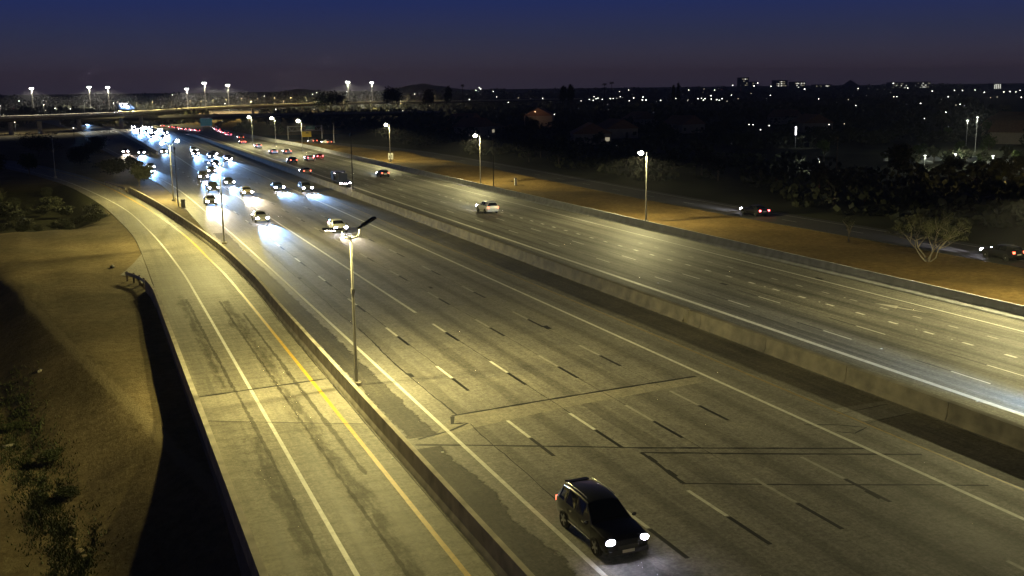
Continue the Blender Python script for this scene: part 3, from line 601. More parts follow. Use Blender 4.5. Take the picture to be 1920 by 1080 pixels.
# ------------------------------------------------------------------ vehicles
def ring(st):
    y, w_, z0, zb, zt, wt = st
    half = [(0, z0), (w_*.84, z0), (w_*.97, z0+.13), (w_, (z0+zb)/2+.03), (w_*.96, zb), (wt, zt-.05), (wt*.6, zt), (0, zt+.012)]
    return [(x, y, z) for x, z in half]+[(-x, y, z) for x, z in half[-2:0:-1]]
SPEC = {
 'suv': dict(L=4.7, st=[(2.35, .72, .34, .62, .66, .60), (2.30, .86, .30, .80, .86, .74), (2.12, .93, .28, .92, .98, .82), (1.55, .95, .28, .99, 1.06, .84), (1.02, .95, .28, 1.03, 1.11, .84), (.22, .95, .28, 1.05, 1.66, .66), (-.45, .95, .28, 1.06, 1.72, .67), (-1.35, .95, .28, 1.07, 1.70, .66), (-2.02, .94, .28, 1.08, 1.62, .63), (-2.27, .91, .32, 1.05, 1.12, .80), (-2.35, .82, .45, .88, .92, .72)], ws=(4, 5), side=[(5, 6), (6, 7), (7, 8)], rw=(8, 9), wheels=(1.42, -1.40), wr=.36, hl=.80, tl=.92),
 'sedan': dict(L=4.6, st=[(2.30, .70, .32, .52, .56, .58), (2.24, .84, .26, .66, .72, .72), (2.0, .90, .24, .76, .82, .80), (1.4, .91, .24, .86, .92, .80), (.95, .91, .24, .90, .97, .80), (.15, .91, .24, .92, 1.38, .58), (-.45, .91, .24, .93, 1.44, .60), (-1.05, .91, .24, .94, 1.38, .58), (-1.70, .90, .24, .95, 1.04, .74), (-2.15, .88, .28, .94, 1.00, .76), (-2.30, .80, .42, .74, .80, .68)], ws=(4, 5), side=[(5, 6), (6, 7)], rw=(7, 8), wheels=(1.40, -1.36), wr=.33, hl=.66, tl=.80),
 'hatch': dict(L=4.2, st=[(2.10, .68, .32, .54, .58, .56), (2.04, .82, .26, .70, .76, .70), (1.8, .88, .24, .82, .88, .78), (1.3, .89, .24, .90, .97, .78), (.95, .89, .24, .93, 1.02, .78), (.20, .89, .24, .95, 1.46, .60), (-.40, .89, .24, .96, 1.52, .61), (-1.20, .89, .24, .97, 1.49, .60), (-1.75, .88, .24, .98, 1.40, .57), (-2.03, .85, .28, .95, 1.02, .72), (-2.10, .78, .42, .80, .84, .66)], ws=(4, 5), side=[(5, 6), (6, 7)], rw=(8, 9), wheels=(1.28, -1.28), wr=.32, hl=.70, tl=.90),
 'pickup': dict(L=5.6, st=[(2.80, .76, .42, .72, .78, .66), (2.74, .90, .38, .92, 1.00, .78), (2.5, .96, .36, 1.04, 1.12, .86), (1.9, .97, .36, 1.10, 1.17, .86), (1.45, .97, .36, 1.12, 1.21, .86), (.80, .97, .36, 1.14, 1.80, .68), (.20, .97, .36, 1.14, 1.84, .68), (-.45, .97, .36, 1.14, 1.80, .68), (-.62, .97, .36, 1.14, 1.19, .88), (-2.6, .97, .38, 1.14, 1.19, .88), (-2.80, .93, .48, 1.10, 1.14, .84)], ws=(4, 5), side=[(5, 6), (6, 7)], rw=(7, 8), wheels=(1.75, -1.75), wr=.40, hl=.94, tl=.95)}
def panel(rings, i, j, k0, k1, mat, mirror=False, u0=.07, u1=.93, v0=.08, v1=.90, off=.012):
    n = 14
    A, B, C2, D = [Vector(p) for p in (rings[i][k0], rings[j][k0], rings[j][k1], rings[i][k1])]
    def P(u, v_): return (A*(1-u)+B*u)*(1-v_)+(D*(1-u)+C2*u)*v_
    q = [P(u0, v0), P(u1, v0), P(u1, v1), P(u0, v1)]
    nn = (q[1]-q[0]).cross(q[3]-q[0]).normalized()
    if nn.x*q[0].x < 0: nn = -nn
    q = [p+nn*off for p in q]
    if mirror: q = [Vector((-p.x, p.y, p.z)) for p in q]
    return MB().add(q, [(0, 1, 2, 3)], mat)
def screen(rings, i, j, mat, u0=.08, u1=.92, off=.014):
    ks = [5, 6, 7, 8, 9]; a = [Vector(rings[i][k]) for k in ks]; b2 = [Vector(rings[j][k]) for k in ks]
    lo = [p*(1-u0)+q*u0 for p, q in zip(a, b2)]; hi = [p*(1-u1)+q*u1 for p, q in zip(a, b2)]
    nn = (lo[4]-lo[0]).cross(hi[2]-lo[2]).normalized()
    if nn.z < 0: nn = -nn
    for l_ in (lo, hi):
        for p in l_: p.x *= .95
    vs = [p+nn*off for p in lo]+[p+nn*off for p in hi]
    return MB().add(vs, [(k, k+1, k+6, k+5) for k in range(4)], mat)
WHEEL = {}
def make_vehicle(kind, detail):
    S = SPEC[kind]; rings = [ring(s) for s in S['st']]; n = 14
    root = link(kind if kind == 'suv' else {'sedan': 'sedan_car', 'hatch': 'hatchback_car', 'pickup': 'pickup_truck'}[kind], None)
    mb = MB(); vs = [p for r_ in rings for p in r_]; fs = []
    for i in range(len(rings)-1):
        for j in range(n): fs.append((i*n+j, i*n+(j+1) % n, (i+1)*n+(j+1) % n, (i+1)*n+j))
    fs += [tuple(range(n))[::-1], tuple(range((len(rings)-1)*n, len(rings)*n))]
    mb.add(vs, fs, 'car_black'); body = mb.build('body', root, 38)
    if detail == 2:
        sub = body.modifiers.new('soft', 'BEVEL'); sub.width = .03; sub.segments = 2; sub.limit_method = 'ANGLE'; sub.angle_limit = R(25)
    body.material_slots[0].link = 'OBJECT'; body.material_slots[0].material = MATS['car_black']
    screen(rings, *S['ws'], 'glass').build('windshield', root); screen(rings, *S['rw'], 'glass').build('rear_window', root)
    if detail:
        for i, j in S['side']:
            for m_ in (False, True): panel(rings, i, j, 4, 5, 'glass', m_).build('side_window', root)
    Lh = S['L']/2; hw = S['st'][2][1]
    for s in (-1, 1):
        if detail == 2:
            hl = MB().ball((s*(hw-.22), Lh-.09, S['hl']), (.20, .09, .12), 'headlight_glow', 12, 8)
        else: hl = MB().ball((s*(hw-.22), Lh-.07, S['hl']), (.22, .12, .16), 'headlight_glow', 8, 6)
        o = hl.build('headlight', root); o.material_slots[0].link = 'OBJECT'; o.material_slots[0].material = MATS['headlight_glow']
        tl = MB().box(s*(hw-.20)-.13, s*(hw-.20)+.13, -Lh-.015, -Lh+.16, S['tl']-.10, S['tl']+.10, 'taillight_glow')
        o = tl.build('taillight', root); o.material_slots[0].link = 'OBJECT'; o.material_slots[0].material = MATS['taillight_glow']
    if detail:
        wr = S['wr']
        for yw in S['wheels']:
            for s in (-1, 1):
                key = (wr, s)
                if key not in WHEEL:
                    prof = [(.70, -.11), (.96, -.11), (1, -.06), (1, .06), (.96, .11), (.70, .11)]
                    vs2 = []; nn = 20
                    for r_, xx in prof:
                        for q in range(nn): vs2.append((xx*1.0, wr*r_*math.cos(2*math.pi*q/nn), wr*r_*math.sin(2*math.pi*q/nn)))
                    f2 = [(a*nn+q, a*nn+(q+1) % nn, (a+1)*nn+(q+1) % nn, (a+1)*nn+q) for a in range(5) for q in range(nn)]+[tuple(range(nn))[::-1]]
                    ty = MB().add(vs2, f2, 'rubber').mesh('wheel', 35)
                    rim = MB()
                    for q in range(5):
                        a = 2*math.pi*q/5; d = Vector((0, math.cos(a), math.sin(a))); e = Vector((0, -math.sin(a), math.cos(a)))
                        pts = [d*.05*wr/.36-e*.05, d*wr*.70-e*.035, d*wr*.70+e*.035, d*.05*wr/.36+e*.05]
                        rim.add([Vector((s*.105, p.y, p.z)) for p in pts]+[Vector((s*.085, p.y, p.z)) for p in pts], [(0, 1, 2, 3), (4, 7, 6, 5), (0, 4, 5, 1), (2, 6, 7, 3)], 'alloy')
                    rim.tube([(s*.06, 0, 0), (s*.112, 0, 0)], .07, 'alloy', 10)
                    WHEEL[key] = (ty, rim.mesh('rim'))
                wh = link('wheel', WHEEL[key][0], root, (s*(hw-.06), yw, wr)); link('rim', WHEEL[key][1], wh)
                MB().tube([(s*(hw-.12), yw, wr+.02), (s*(hw+.012), yw, wr+.02)], wr*1.14, 'trim', 18).build('wheel_arch', root)
        for s in (-1, 1):
            ym = S['st'][4][0]-.15; MB().ball((s*(hw+.12), ym, S['st'][4][4]+.02), (.11, .06, .075), 'trim', 8, 6).build('mirror', root, 60)
        MB().box(-.26, .26, Lh-.02, Lh+.012, .36, .48, 'plate').build('licence_plate', root)
        MB().box(-.45, .45, Lh-.06, Lh+.006, .52, .60 if kind == 'sedan' else .66, 'trim').build('grille', root)
        MB().box(-.26, .26, -Lh-.02, -Lh+.03, .62, .74, 'plate').build('licence_plate', root)
    if detail == 2:
        for s in (-1, 1):
            MB().tube([(s*.60, .05, 1.73), (s*.60, -.4, 1.78), (s*.60, -1.4, 1.76), (s*.58, -1.85, 1.70)], .022, 'chrome', 8).build('roof_rail', root, 60)
            for yh in (.35, -.75): MB().box(s*.945-.02, s*.945+.02, yh-.10, yh+.10, .93, .965, 'chrome').build('door_handle', root)
            MB().box(s*.955-.012, s*.955+.012, -1.0, 1.0, .44, .50, 'chrome').build('side_moulding', root)
            for yd in (1.02, .02, -1.0): MB().box(s*.952-.004, s*.952+.004, yd-.008, yd+.008, .42, 1.0, 'trim').build('door_seam', root)
            MB().box(s*.80-.10, s*.80+.10, 2.16, 2.22, .42, .50, 'glass').build('fog_lamp', root)
        MB().box(-.85, .85, 2.16, 2.36, .30, .48, 'trim').build('bumper', root)
        MB().box(-.80, .80, -2.37, -2.2, .34, .52, 'trim').build('rear_bumper', root)
        MB().box(-.5, .5, -2.22, -1.98, 1.62, 1.66, 'car_black').build('spoiler', root)
        for k in range(4): MB().box(-.42, .42, 2.345, 2.362, .53+.035*k, .545+.035*k, 'chrome').build('grille_bar', root)
        for s in (-1, 1): MB().tube([(s*.1, .98, 1.135), (s*.55, .86, 1.19)], .012, 'trim', 6).build('wiper', root)
    return root
PROTO = {}; BEAM = 21.0
def vehicle(kind, x, y, colour, facing, label, group, detail=1, warm=False, brake=False, beam=0, z=0.0, beam_col=(0.27, 0.52, 1.0), yaw=0.0):
    """facing -1: towards the camera (x, y is the front); +1: away (x, y is the rear)"""
    key = (kind, detail); L_ = SPEC[kind]['L']
    if key not in PROTO: PROTO[key] = make_vehicle(kind, detail); o = PROTO[key]
    else: o = copy_tree(PROTO[key])
    o.location = (x, y+L_/2, z); o.rotation_euler = (0, 0, (math.pi if facing < 0 else 0)+yaw)
    tag(o, label, 'pickup' if kind == 'pickup' else 'suv' if kind == 'suv' else 'car', group)
    for ch in o.children:
        st = ch.name.split('.')[0]
        if st == 'body': ch.material_slots[0].link = 'OBJECT'; ch.material_slots[0].material = MATS['car_'+colour]
        if st == 'headlight': ch.material_slots[0].link = 'OBJECT'; ch.material_slots[0].material = MATS['headlight_warm' if warm else 'headlight_glow']
        if st == 'taillight': ch.material_slots[0].link = 'OBJECT'; ch.material_slots[0].material = MATS['brake_glow' if brake else 'taillight_glow']
        if st == 'headlight_beam': bpy.data.objects.remove(ch)
    if beam:
        for s in ((-1, 1) if y < 200 else (0,)):
            d = bpy.data.lights.new('headlight_beam', 'SPOT'); d.energy = beam*BEAM*(1 if s else 2); d.color = (1.0, 0.82, 0.62) if warm else beam_col
            d.spot_size = R(19); d.spot_blend = 1.0; d.shadow_soft_size = .08
            b_ = link('headlight_beam', d, o, (s*.6, L_/2+.12, SPEC[kind]['hl'])); b_.rotation_euler = (R(90-6.0), 0, 0)
    return o
GE = 'traffic driving towards the camera'; GW = 'traffic driving away with red tail lights'; GJ = 'distant jam of oncoming headlights'; GR = 'distant queue of red tail lights'
vehicle('suv', 17.75, 32.2, 'black', -1, 'large black suv with two bright headlights, nearest the camera', GE, 2, beam=7, beam_col=(1, .85, .75))
vehicle('sedan', 21.6, 142.6, 'silver', -1, 'silver sedan alone in its lane behind a bright blue headlight pool', GE, 1, beam=3600, beam_col=(.22, .5, 1))
vehicle('hatch', 28.9, 127.5, 'white', -1, 'white hatchback with dark hood behind the twin-headed light pole top', GE, 1, warm=False, beam=500, beam_col=(1, .85, .7))
vehicle('sedan', 31.8, 188, 'blue', -1, 'dark blue sedan with blue-white headlights, left of the pair near the median', GE, beam=2400)
vehicle('suv', 35.8, 182.6, 'grey', -1, 'grey suv in the lane beside the median, right of the blue sedan', GE, beam=2200)
vehicle('hatch', 17.8, 168.4, 'grey', -1, 'dark hatchback with pinkish headlights nearest the gore, lit pool before it', GE, warm=True, beam=2000)
vehicle('pickup', 20.6, 190, 'black', -1, 'black pickup second in line behind the pinkish-lit hatchback', GE, beam=1800)
vehicle('hatch', 25.2, 181, 'tan', -1, 'tan hatchback with warm glaring headlights right of the black pickup', GE, warm=True, beam=2000)
vehicle('sedan', 25.1, 203.6, 'dark', -1, 'dark sedan behind the tan hatchback at the foot of the glare', GE, beam=2000)
vehicle('suv', 21.9, 219, 'dark', -1, 'dark suv in the middle of the column of glaring headlights', GE, beam=2400)
vehicle('sedan', 25.4, 236, 'grey', -1, 'grey sedan above the dark suv in the column of glare', GE, beam=2400)
for i, (kd, x, y, c, lab) in enumerate((('sedan', 29, 258, 'black', 'black sedan lowest of the tight headlight cluster by the median'), ('hatch', 34.2, 277, 'white', 'white hatchback at the right end of the tight headlight cluster'), ('suv', 31.2, 287, 'grey', 'grey suv in the middle of the tight headlight cluster'), ('sedan', 33.2, 300, 'silver', 'silver sedan at the back right of the tight headlight cluster'), ('suv', 28.4, 302, 'dark', 'dark suv at the back of the tight headlight cluster'), ('pickup', 29.6, 318, 'white', 'white pickup at the left end of the tight headlight cluster'))):
    vehicle(kd, x, y, c, -1, lab, GE, 1, beam=2600)
vehicle('sedan', 13.9, 256, 'silver', -1, 'silver sedan with blue glare coming off the joining ramp, nearest there', GE, beam=2600)
vehicle('hatch', 11.0, 327, 'red', -1, 'red hatchback with pink glare, leftmost on the joining ramp', GE, warm=True, beam=1800)
vehicle('suv', 15.0, 318, 'grey', -1, 'grey suv with blue glare in the middle of the joining ramp', GE, beam=2600)
vehicle('sedan', 21.4, 321, 'white', -1, 'white sedan beside the joining ramp with a single bright glint', GE, beam=700)
for i, (x, y) in enumerate(((27.6, 418), (24.4, 432), (30.8, 440), (26.8, 451), (22, 470), (33, 478), (25.8, 489), (29.5, 505), (22.0, 520), (25.0, 533), (31, 548), (23.7, 568), (28.6, 426), (31.8, 462), (23.6, 500), (33.6, 520), (27.8, 474), (28.6, 560), (25.6, 441), (30.0, 492))):
    vehicle(('sedan', 'suv', 'hatch')[i % 3], x, y, ('white', 'grey', 'black', 'silver')[i % 4], -1, 'oncoming car lost in the far white headlight glare below the flyover', GJ, 0, beam=3000)
for i, (x, y) in enumerate(((2.5, 655), (-1.5, 690))): vehicle('sedan', x, y, 'grey', -1, 'far car with blue headlights coming down the joining ramp under the flyover', 'far cars on the joining ramp', 0, beam=4500)
# away
vehicle('suv', 53.3, 137.6, 'white', 1, 'white suv with dark rear glass alone in the far carriageway', GW, beam=160)
vehicle('hatch', 56.5, 206.6, 'dark', 1, 'dark hatchback alone in the right lanes, second nearest going away', GW, beam=300)
vehicle('sedan', 43.7, 222.6, 'tan', 1, 'pale sedan hugging the median barrier ahead of the tall truck', GW, beam=1500)
vehicle('suv', 47.3, 257.4, 'black', 1, 'black suv just right of the sedan by the median', GW, beam=900)
vehicle('hatch', 53.1, 265.3, 'silver', 1, 'silver hatchback braking, left of the braking red car', GW, brake=True, beam=300)
vehicle('hatch', 56.6, 270.2, 'red', 1, 'red car with glowing brake lights nearest the right shoulder', GW, brake=True, beam=300)
vehicle('sedan', 50.0, 300.6, 'white', 1, 'white sedan side by side with a tan one, left of the two', GW, beam=600)
vehicle('sedan', 53.5, 298.3, 'tan', 1, 'tan sedan side by side with a white one, right of the two', GW, beam=300)
vehicle('hatch', 50.9, 334.8, 'silver', 1, 'small silver hatchback behind the pair of side-by-side sedans going away', GW, beam=500)
vehicle('sedan', 50.4, 365.5, 'red', 1, 'small reddish sedan farther away than the silver hatchback', GW, beam=300)
vehicle('suv', 54.3, 398.7, 'dark', 1, 'dark suv nearest the far queue of red tail lights', GW, beam=600)
for i, (x, y) in enumerate(((54.2, 432), (55, 447), (55.2, 460), (55.9, 472), (56.6, 490), (57.6, 507))): vehicle(('sedan', 'suv', 'hatch')[i % 3], x, y, ('grey', 'white', 'black')[i % 3], 1, 'car in the right-hand far queue of red brake lights by the green sign', GR, 0, brake=True)
for i, (x, y) in enumerate(((47.4, 486), (46.2, 495), (44.5, 502), (43.5, 511), (43, 519), (41.6, 532), (40.3, 546), (37.8, 566))): vehicle(('sedan', 'hatch', 'suv')[i % 3], x, y, ('black', 'silver', 'grey')[i % 3], 1, 'car in the left-hand far queue of red brake lights beside the median', 'queue of brake lights by the median', 0, brake=True)
vehicle('sedan', 85.2, 117.3, 'dark', 1, 'dark sedan with bright brake lights alone on the unlit frontage road', 'cars on the frontage road', brake=True, beam=420, beam_col=(.85, .85, 1))
vehicle('hatch', 85.6, 75.5, 'black', 1, 'dark hatchback at the right edge of the picture on the frontage road', 'cars on the frontage road', beam=380, beam_col=(.95, .9, 1))
vehicle('hatch', 72.6, 356.0, 'grey', 1, 'far car with twin red lights on the bend below the yellow sign', 'cars on the far slip road', 0, yaw=R(14))
vehicle('sedan', 75.4, 346.5, 'white', 1, 'far pale car just right of the twin red lights on the bend', 'cars on the far slip road', 0, yaw=R(14))
vehicle('sedan', 47.3, 26.5, 'grey', 1, 'grey sedan just outside the picture whose headlights reach into the far carriageway', GW, beam=4500, beam_col=(.35, .6, 1))
# tall truck beside the median
t = thing('flatbed_truck', 'tall dark truck hugging the median barrier behind the slim pole', 'truck', (43.75, 188, 0), 0, GW)
MB().box(-1.15, 1.15, 4.6, 6.6, .55, 2.75, 'car_dark').build('cab', t); MB().box(-1.0, 1.0, 4.55, 4.597, 1.6, 2.5, 'glass').build('rear_window', t)
MB().box(-.45, .45, -.1, 6.4, .55, .95, 'trim').build('chassis', t); MB().box(-1.2, 1.2, -.2, 4.3, .96, 1.20, 'car_dark').build('flatbed', t)
MB().box(-.9, .7, 1.2, 3.9, 1.21, 2.5, 'trim').build('tank', t)
for s in (-1, 1):
    MB().box(s*.85-.16, s*.85+.16, -.24, -.201, .80, .98, 'headlight_warm').build('taillight', t)
    MB().ball((s*.8, 3.95, 2.35), (.10, .10, .10), 'headlight_warm', 8, 6).build('work_light', t)
    MB().box(s*1.3-.07, s*1.3+.07, 6.0, 6.1, 1.7, 2.3, 'trim').build('mirror', t)
    for yw in (.9, 2.1, 5.6):
        wh = MB().tube([(s*.72, yw, .5), (s*1.12, yw, .5)], .5, 'rubber', 16).build('wheel', t, 40); MB().tube([(s*1.0, yw, .5), (s*1.14, yw, .5)], .26, 'alloy', 10).build('rim', wh)
MB().box(-.25, .25, -.24, -.201, .66, .76, 'headlight_warm').build('licence_plate', t)  # plate glows by itself, its lighting is put into the material

# ------------------------------------------------------------------ signs
def post(x, y, h, parent, z=0): return MB().tube([(x, y, z), (x, y, z+h)], .07, 'galvanised', 8).build('post', parent)
def text(s, size, mat, parent, loc, rot=(math.pi/2, 0, 0)):
    cu = bpy.data.curves.new('lettering', 'FONT'); cu.body = s; cu.size = size; cu.align_x = 'CENTER'; cu.align_y = 'CENTER'; cu.extrude = .01
    tmp = bpy.data.objects.new('lettering', cu); me_ = bpy.data.meshes.new_from_object(tmp); bpy.data.objects.remove(tmp)
    me_.materials.clear(); me_.materials.append(MATS[mat]); o = link('lettering', me_, parent, loc); o.rotation_euler = rot; return o
p = at_y(732.5, 293, 256.5)
t = thing('speed_sign', 'white speed limit sign at the foot of the lit embankment pole', 'sign', (p.x, p.y, 0))
MB().box(-.62, .62, -.02, .02, p.z-.78, p.z+.78, 'sign_white').build('panel', t); post(-.3, .06, p.z+.6, t, -.2); post(.3, .06, p.z+.6, t, -.2)
text('65', .95, 'sign_black', t, (0, -.032, p.z-.1))
t = thing('yellow_sign', 'yellow rectangular sign below the green overhead sign', 'sign', (75.2, 384, 0))
a = at_y(566, 257, 384); b2 = at_y(583.5, 246, 384)
MB().box(a.x-75.2, b2.x-75.2, -.04, .04, a.z, b2.z, 'sign_yellow').build('panel', t); post(-1.1, .1, b2.z-.2, t); post(1.1, .1, b2.z-.2, t)
MB().box(.3, 1.3, -.06, -.045, b2.z-.75, b2.z-.4, 'sign_black').build('arrow_mark', t)
t = thing('overhead_sign', 'green overhead sign on a pale truss above the frontage bend', 'sign', (0, 0, 0))
a = at_y(540, 246, 386); b2 = at_y(603, 236, 386); zt_, zb_ = b2.z, a.z
for zz in (zb_, zt_):
    for yy in (385.4, 386.6): MB().tube([(a.x, yy, zz), (b2.x, yy, zz)], .10, 'galvanised', 6).build('chord', t)
n = 10
for i in range(n):
    x0 = a.x+(b2.x-a.x)*i/n; x1 = a.x+(b2.x-a.x)*(i+1)/n
    MB().tube([(x0, 385.4, zb_ if i % 2 else zt_), (x1, 385.4, zt_ if i % 2 else zb_)], .07, 'galvanised', 5).build('brace', t)
q0 = at_y(573, 243.5, 385); q1 = at_y(590, 235, 385)
MB().box(q0.x, q1.x, 385.0, 385.1, q0.z, q1.z, 'sign_green').build('panel', t); MB().box(q0.x, q1.x, 384.98, 384.999, q0.z+.02, q0.z+.16, 'sign_white').build('border', t)
MB().tube([(b2.x, 386, 0), (b2.x, 386, zt_+.3)], .22, 'galvanised', 10).build('post', t); MB().tube([(a.x, 386, 0), (a.x, 386, zt_+.3)], .22, 'galvanised', 10).build('post', t)
t = thing('green_sign', 'large green direction sign beside the far red tail lights', 'sign', (0, 0, 0))
a = at_y(376, 237, 500); b2 = at_y(397, 221, 500)
MB().box(a.x, b2.x, 499.9, 500, a.z, b2.z, 'sign_green').build('panel', t)
for x in (a.x+.6, b2.x-.6): MB().tube([(x, 500.2, 0), (x, 500.2, b2.z)], .18, 'galvanised', 8).build('post', t)
for zz in (a.z+.08, b2.z-.08): MB().box(a.x, b2.x, 499.86, 499.895, zz-.07, zz+.07, 'sign_white').build('border', t)

# ------------------------------------------------------------------ flyover and overpass of the interchange
def deck(name, label, path, width, thick, z, mat='barrier_concrete'):
    t_ = thing(name, label, 'bridge')
    P = [Vector((q[0], q[1])) for q in path]; zs = [q[2] if len(q) > 2 else z for q in path]
    def sw(nm, prof, m_):
        n = len(prof); vs = []; fs = []
        for i, p_ in enumerate(P):
            d = (P[min(i+1, len(P)-1)]-P[max(i-1, 0)]).normalized(); nn = Vector((d.y, -d.x))
            vs += [(p_.x+nn.x*o, p_.y+nn.y*o, zs[i]+zz) for o, zz in prof]
        for i in range(len(P)-1):
            for j in range(n): fs.append((i*n+j, i*n+(j+1) % n, (i+1)*n+(j+1) % n, (i+1)*n+j))
        fs += [tuple(range(n)), tuple(range((len(P)-1)*n, len(P)*n))[::-1]]
        return MB().add(vs, fs, m_).build(nm, t_)
    h = width/2
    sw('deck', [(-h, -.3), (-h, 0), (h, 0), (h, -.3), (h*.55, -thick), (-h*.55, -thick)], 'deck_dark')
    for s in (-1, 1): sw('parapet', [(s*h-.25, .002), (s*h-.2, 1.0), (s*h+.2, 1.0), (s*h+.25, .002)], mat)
    return t_, P, zs
FLY = smoothed([(-34.5, 510), (-13.5, 525), (23, 572), (38, 607), (85, 712), (174, 834), (252, 850), (420, 860)])
fly, P, zs = deck('flyover', 'curved concrete flyover ramp crossing the whole interchange in the distance', [(-200, 452), (-110, 478), (-60, 497)]+FLY, 9.0, 1.3, 7.3)
for i in range(2, len(P)-1, 3):
    MB().tube([(P[i].x, P[i].y, -.5), (P[i].x, P[i].y, 5.5)], [1.0, 1.0], 'barrier_concrete', 12).build('pier', fly, 40)
ov, P2, _z = deck('overpass', 'dark straight street overpass below the flyover', [(0, 600), (60, 592), (125, 584), (190, 574)], 14, 1.5, 4.6, 'wall_concrete')
for k in (0.28, 1.05, 1.62):
    i = int(k); q = P2[i].lerp(P2[i+1], k-i); MB().box(q.x-.7, q.x+.7, q.y-5, q.y+5, -.5, 3.15, 'wall_concrete').build('pier', ov)
acc = 0.0
for i in range(3, len(P)-1):  # lamps added along the deck to brighten the parapets
    acc += (P[i]-P[i-1]).length
    if acc < 19 or P[i].x > 300: continue
    acc = 0.0; d_ = (P[i+1]-P[i-1]).normalized(); b_ = P[i]+Vector((d_.y, -d_.x))*3.9
    tt = thing('added_flyover_lamp', 'small added lamp on the flyover deck, lighting its parapets', 'lamp post', (b_.x, b_.y, 7.3), 0, 'added lamps on the flyover')
    MB().tube([(0, 0, 0), (0, 0, 6)], .08, 'galvanised', 6).build('shaft', tt); MB().box(-.3, .3, -.15, .15, 6.001, 6.15, 'fixture').build('lamp_head', tt)
    lamp_light(tt, (0, 0, 5.8), 2000 if b_.x < 20 or b_.x > 110 else 5000, (1, .95, .75) if b_.x < 20 else (1, .82, .34), spot=160, batwing=0.8, radius=.3)
for i, (px, py, kd) in enumerate(((214, 199, 'suv'), (222, 203, 'sedan'), (236, 206, 'sedan'))):
    b_ = min(P, key=lambda v_: abs(v_.x/v_.y-at(px, 210, 8).x/at(px, 210, 8).y) if v_.y > 0 else 9)
    vehicle(kd, b_.x-1+i, b_.y+4*i, 'white', -1, 'far car with glaring headlights up on the curved flyover', 'cars on the flyover', 0, beam=2500, z=7.21, yaw=R(-28))
con, P3, z3 = deck('connector_ramp', 'far elevated connector ramp with oncoming headlights behind the flyover', [(36, 1020, 9.4), (31, 900, 9.2), (27.5, 780, 8.8), (24.5, 650, 8.2)], 8.5, 1.6, 8)
for q_, zq in ((P3[1], 9.2), (P3[2], 8.8)): MB().tube([(q_.x, q_.y, -.5), (q_.x, q_.y, zq-1.5)], [1.0, 1.0], 'barrier_concrete', 12).build('pier', con, 40)
for i, (x, y) in enumerate(((26.5, 690), (24.6, 715), (28.0, 745), (26.0, 775), (29.2, 800), (27.4, 835))):
    vehicle(('sedan', 'suv', 'hatch')[i % 3], x, y, 'silver', -1, 'oncoming car glaring on the far elevated connector ramp', 'cars on the connector ramp', 0, beam=2500, z=8.25+(y-650)*.0047)
# high-mast lights
for i, (px, py, d) in enumerate(((59, 166, 1000), (167, 163.5, 1050), (202, 164, 980), (350, 167, 950), (383, 156, 900), (427, 160, 1000), (652, 154, 900), (697, 155, 1000))):
    p = at_y(px, py, d*0.97)
    tt = thing('high_mast_light', ('leftmost high-mast light against the dusk sky', 'high-mast light second from the left edge', 'high-mast light above the glaring flyover headlights', 'high-mast light lowest of the trio above the flyover', 'tallest high-mast light of the trio above the flyover', 'high-mast light rightmost of the trio above the flyover', 'high-mast light left of the pair above the lit wall', 'high-mast light right of the pair above the lit wall')[i], 'mast light', (p.x, p.y, 0))
    MB().tube([(0, 0, 0), (0, 0, p.z)], [.42, .22], 'galvanised', 8).build('mast', tt)
    ringm = MB()
    for k in range(8):
        a = 2*math.pi*k/8; ringm.ball((1.05*math.cos(a), 1.05*math.sin(a), p.z), (.55, .55, .5), 'mast_white', 8, 5)
    ringm.build('lamp_ring', tt); MB().tube([(0, 0, p.z-.9), (0, 0, p.z-.35)], [.3, 1.0], 'galvanised', 10).build('collar', tt)
    lamp_light(tt, (0, 0, p.z-1.6), 34000, (1, .92, .72), spot=165, batwing=0.8, radius=1.0)

# ------------------------------------------------------------------ plants
def leaf_mesh(name, blobs, n, size, mat, seed=1, flat=0.0):
    r_ = random.Random(seed); vs = []; fs = []
    tot = sum(b_[3]*b_[4]*b_[5] for b_ in blobs)
    for (cx, cyy, cz, rx, ry, rz_) in blobs:
        m_ = max(8, int(n*rx*ry*rz_/tot))
        for _ in range(m_):
            d = Vector((r_.gauss(0, 1), r_.gauss(0, 1), r_.gauss(0, 1))).normalized(); k = r_.random()**0.4
            k *= 0.82+0.25*math.sin(d.x*5+seed)*math.sin(d.y*4+d.z*6)
            p = Vector((cx+d.x*rx*k, cyy+d.y*ry*k, cz+d.z*rz_*k))
            u = Vector((r_.gauss(0, 1), r_.gauss(0, 1), r_.gauss(0, .6))).normalized(); v_ = u.cross(Vector((r_.gauss(0, 1), r_.gauss(0, 1), r_.gauss(0, 1)))).normalized()
            s_ = size*r_.uniform(.5, 1.3); o = len(vs)
            vs += [p-u*s_, p+v_*s_*.5, p+u*s_, p-v_*s_*.5]; fs.append((o, o+1, o+2, o+3))
    return MB().add(vs, fs, mat).mesh(name)
def crown_blobs(seed, h, wd, n=7, low=.35):
    r_ = random.Random(seed); bl = []
    for i in range(n):
        a = r_.uniform(0, 6.28); rr = r_.uniform(0, .55)*wd/2
        bl.append((rr*math.cos(a), rr*math.sin(a), h*(low+(1-low)*r_.uniform(.25, .8)), wd*r_.uniform(.22, .34), wd*r_.uniform(.22, .34), h*(1-low)*r_.uniform(.22, .36)))
    return bl
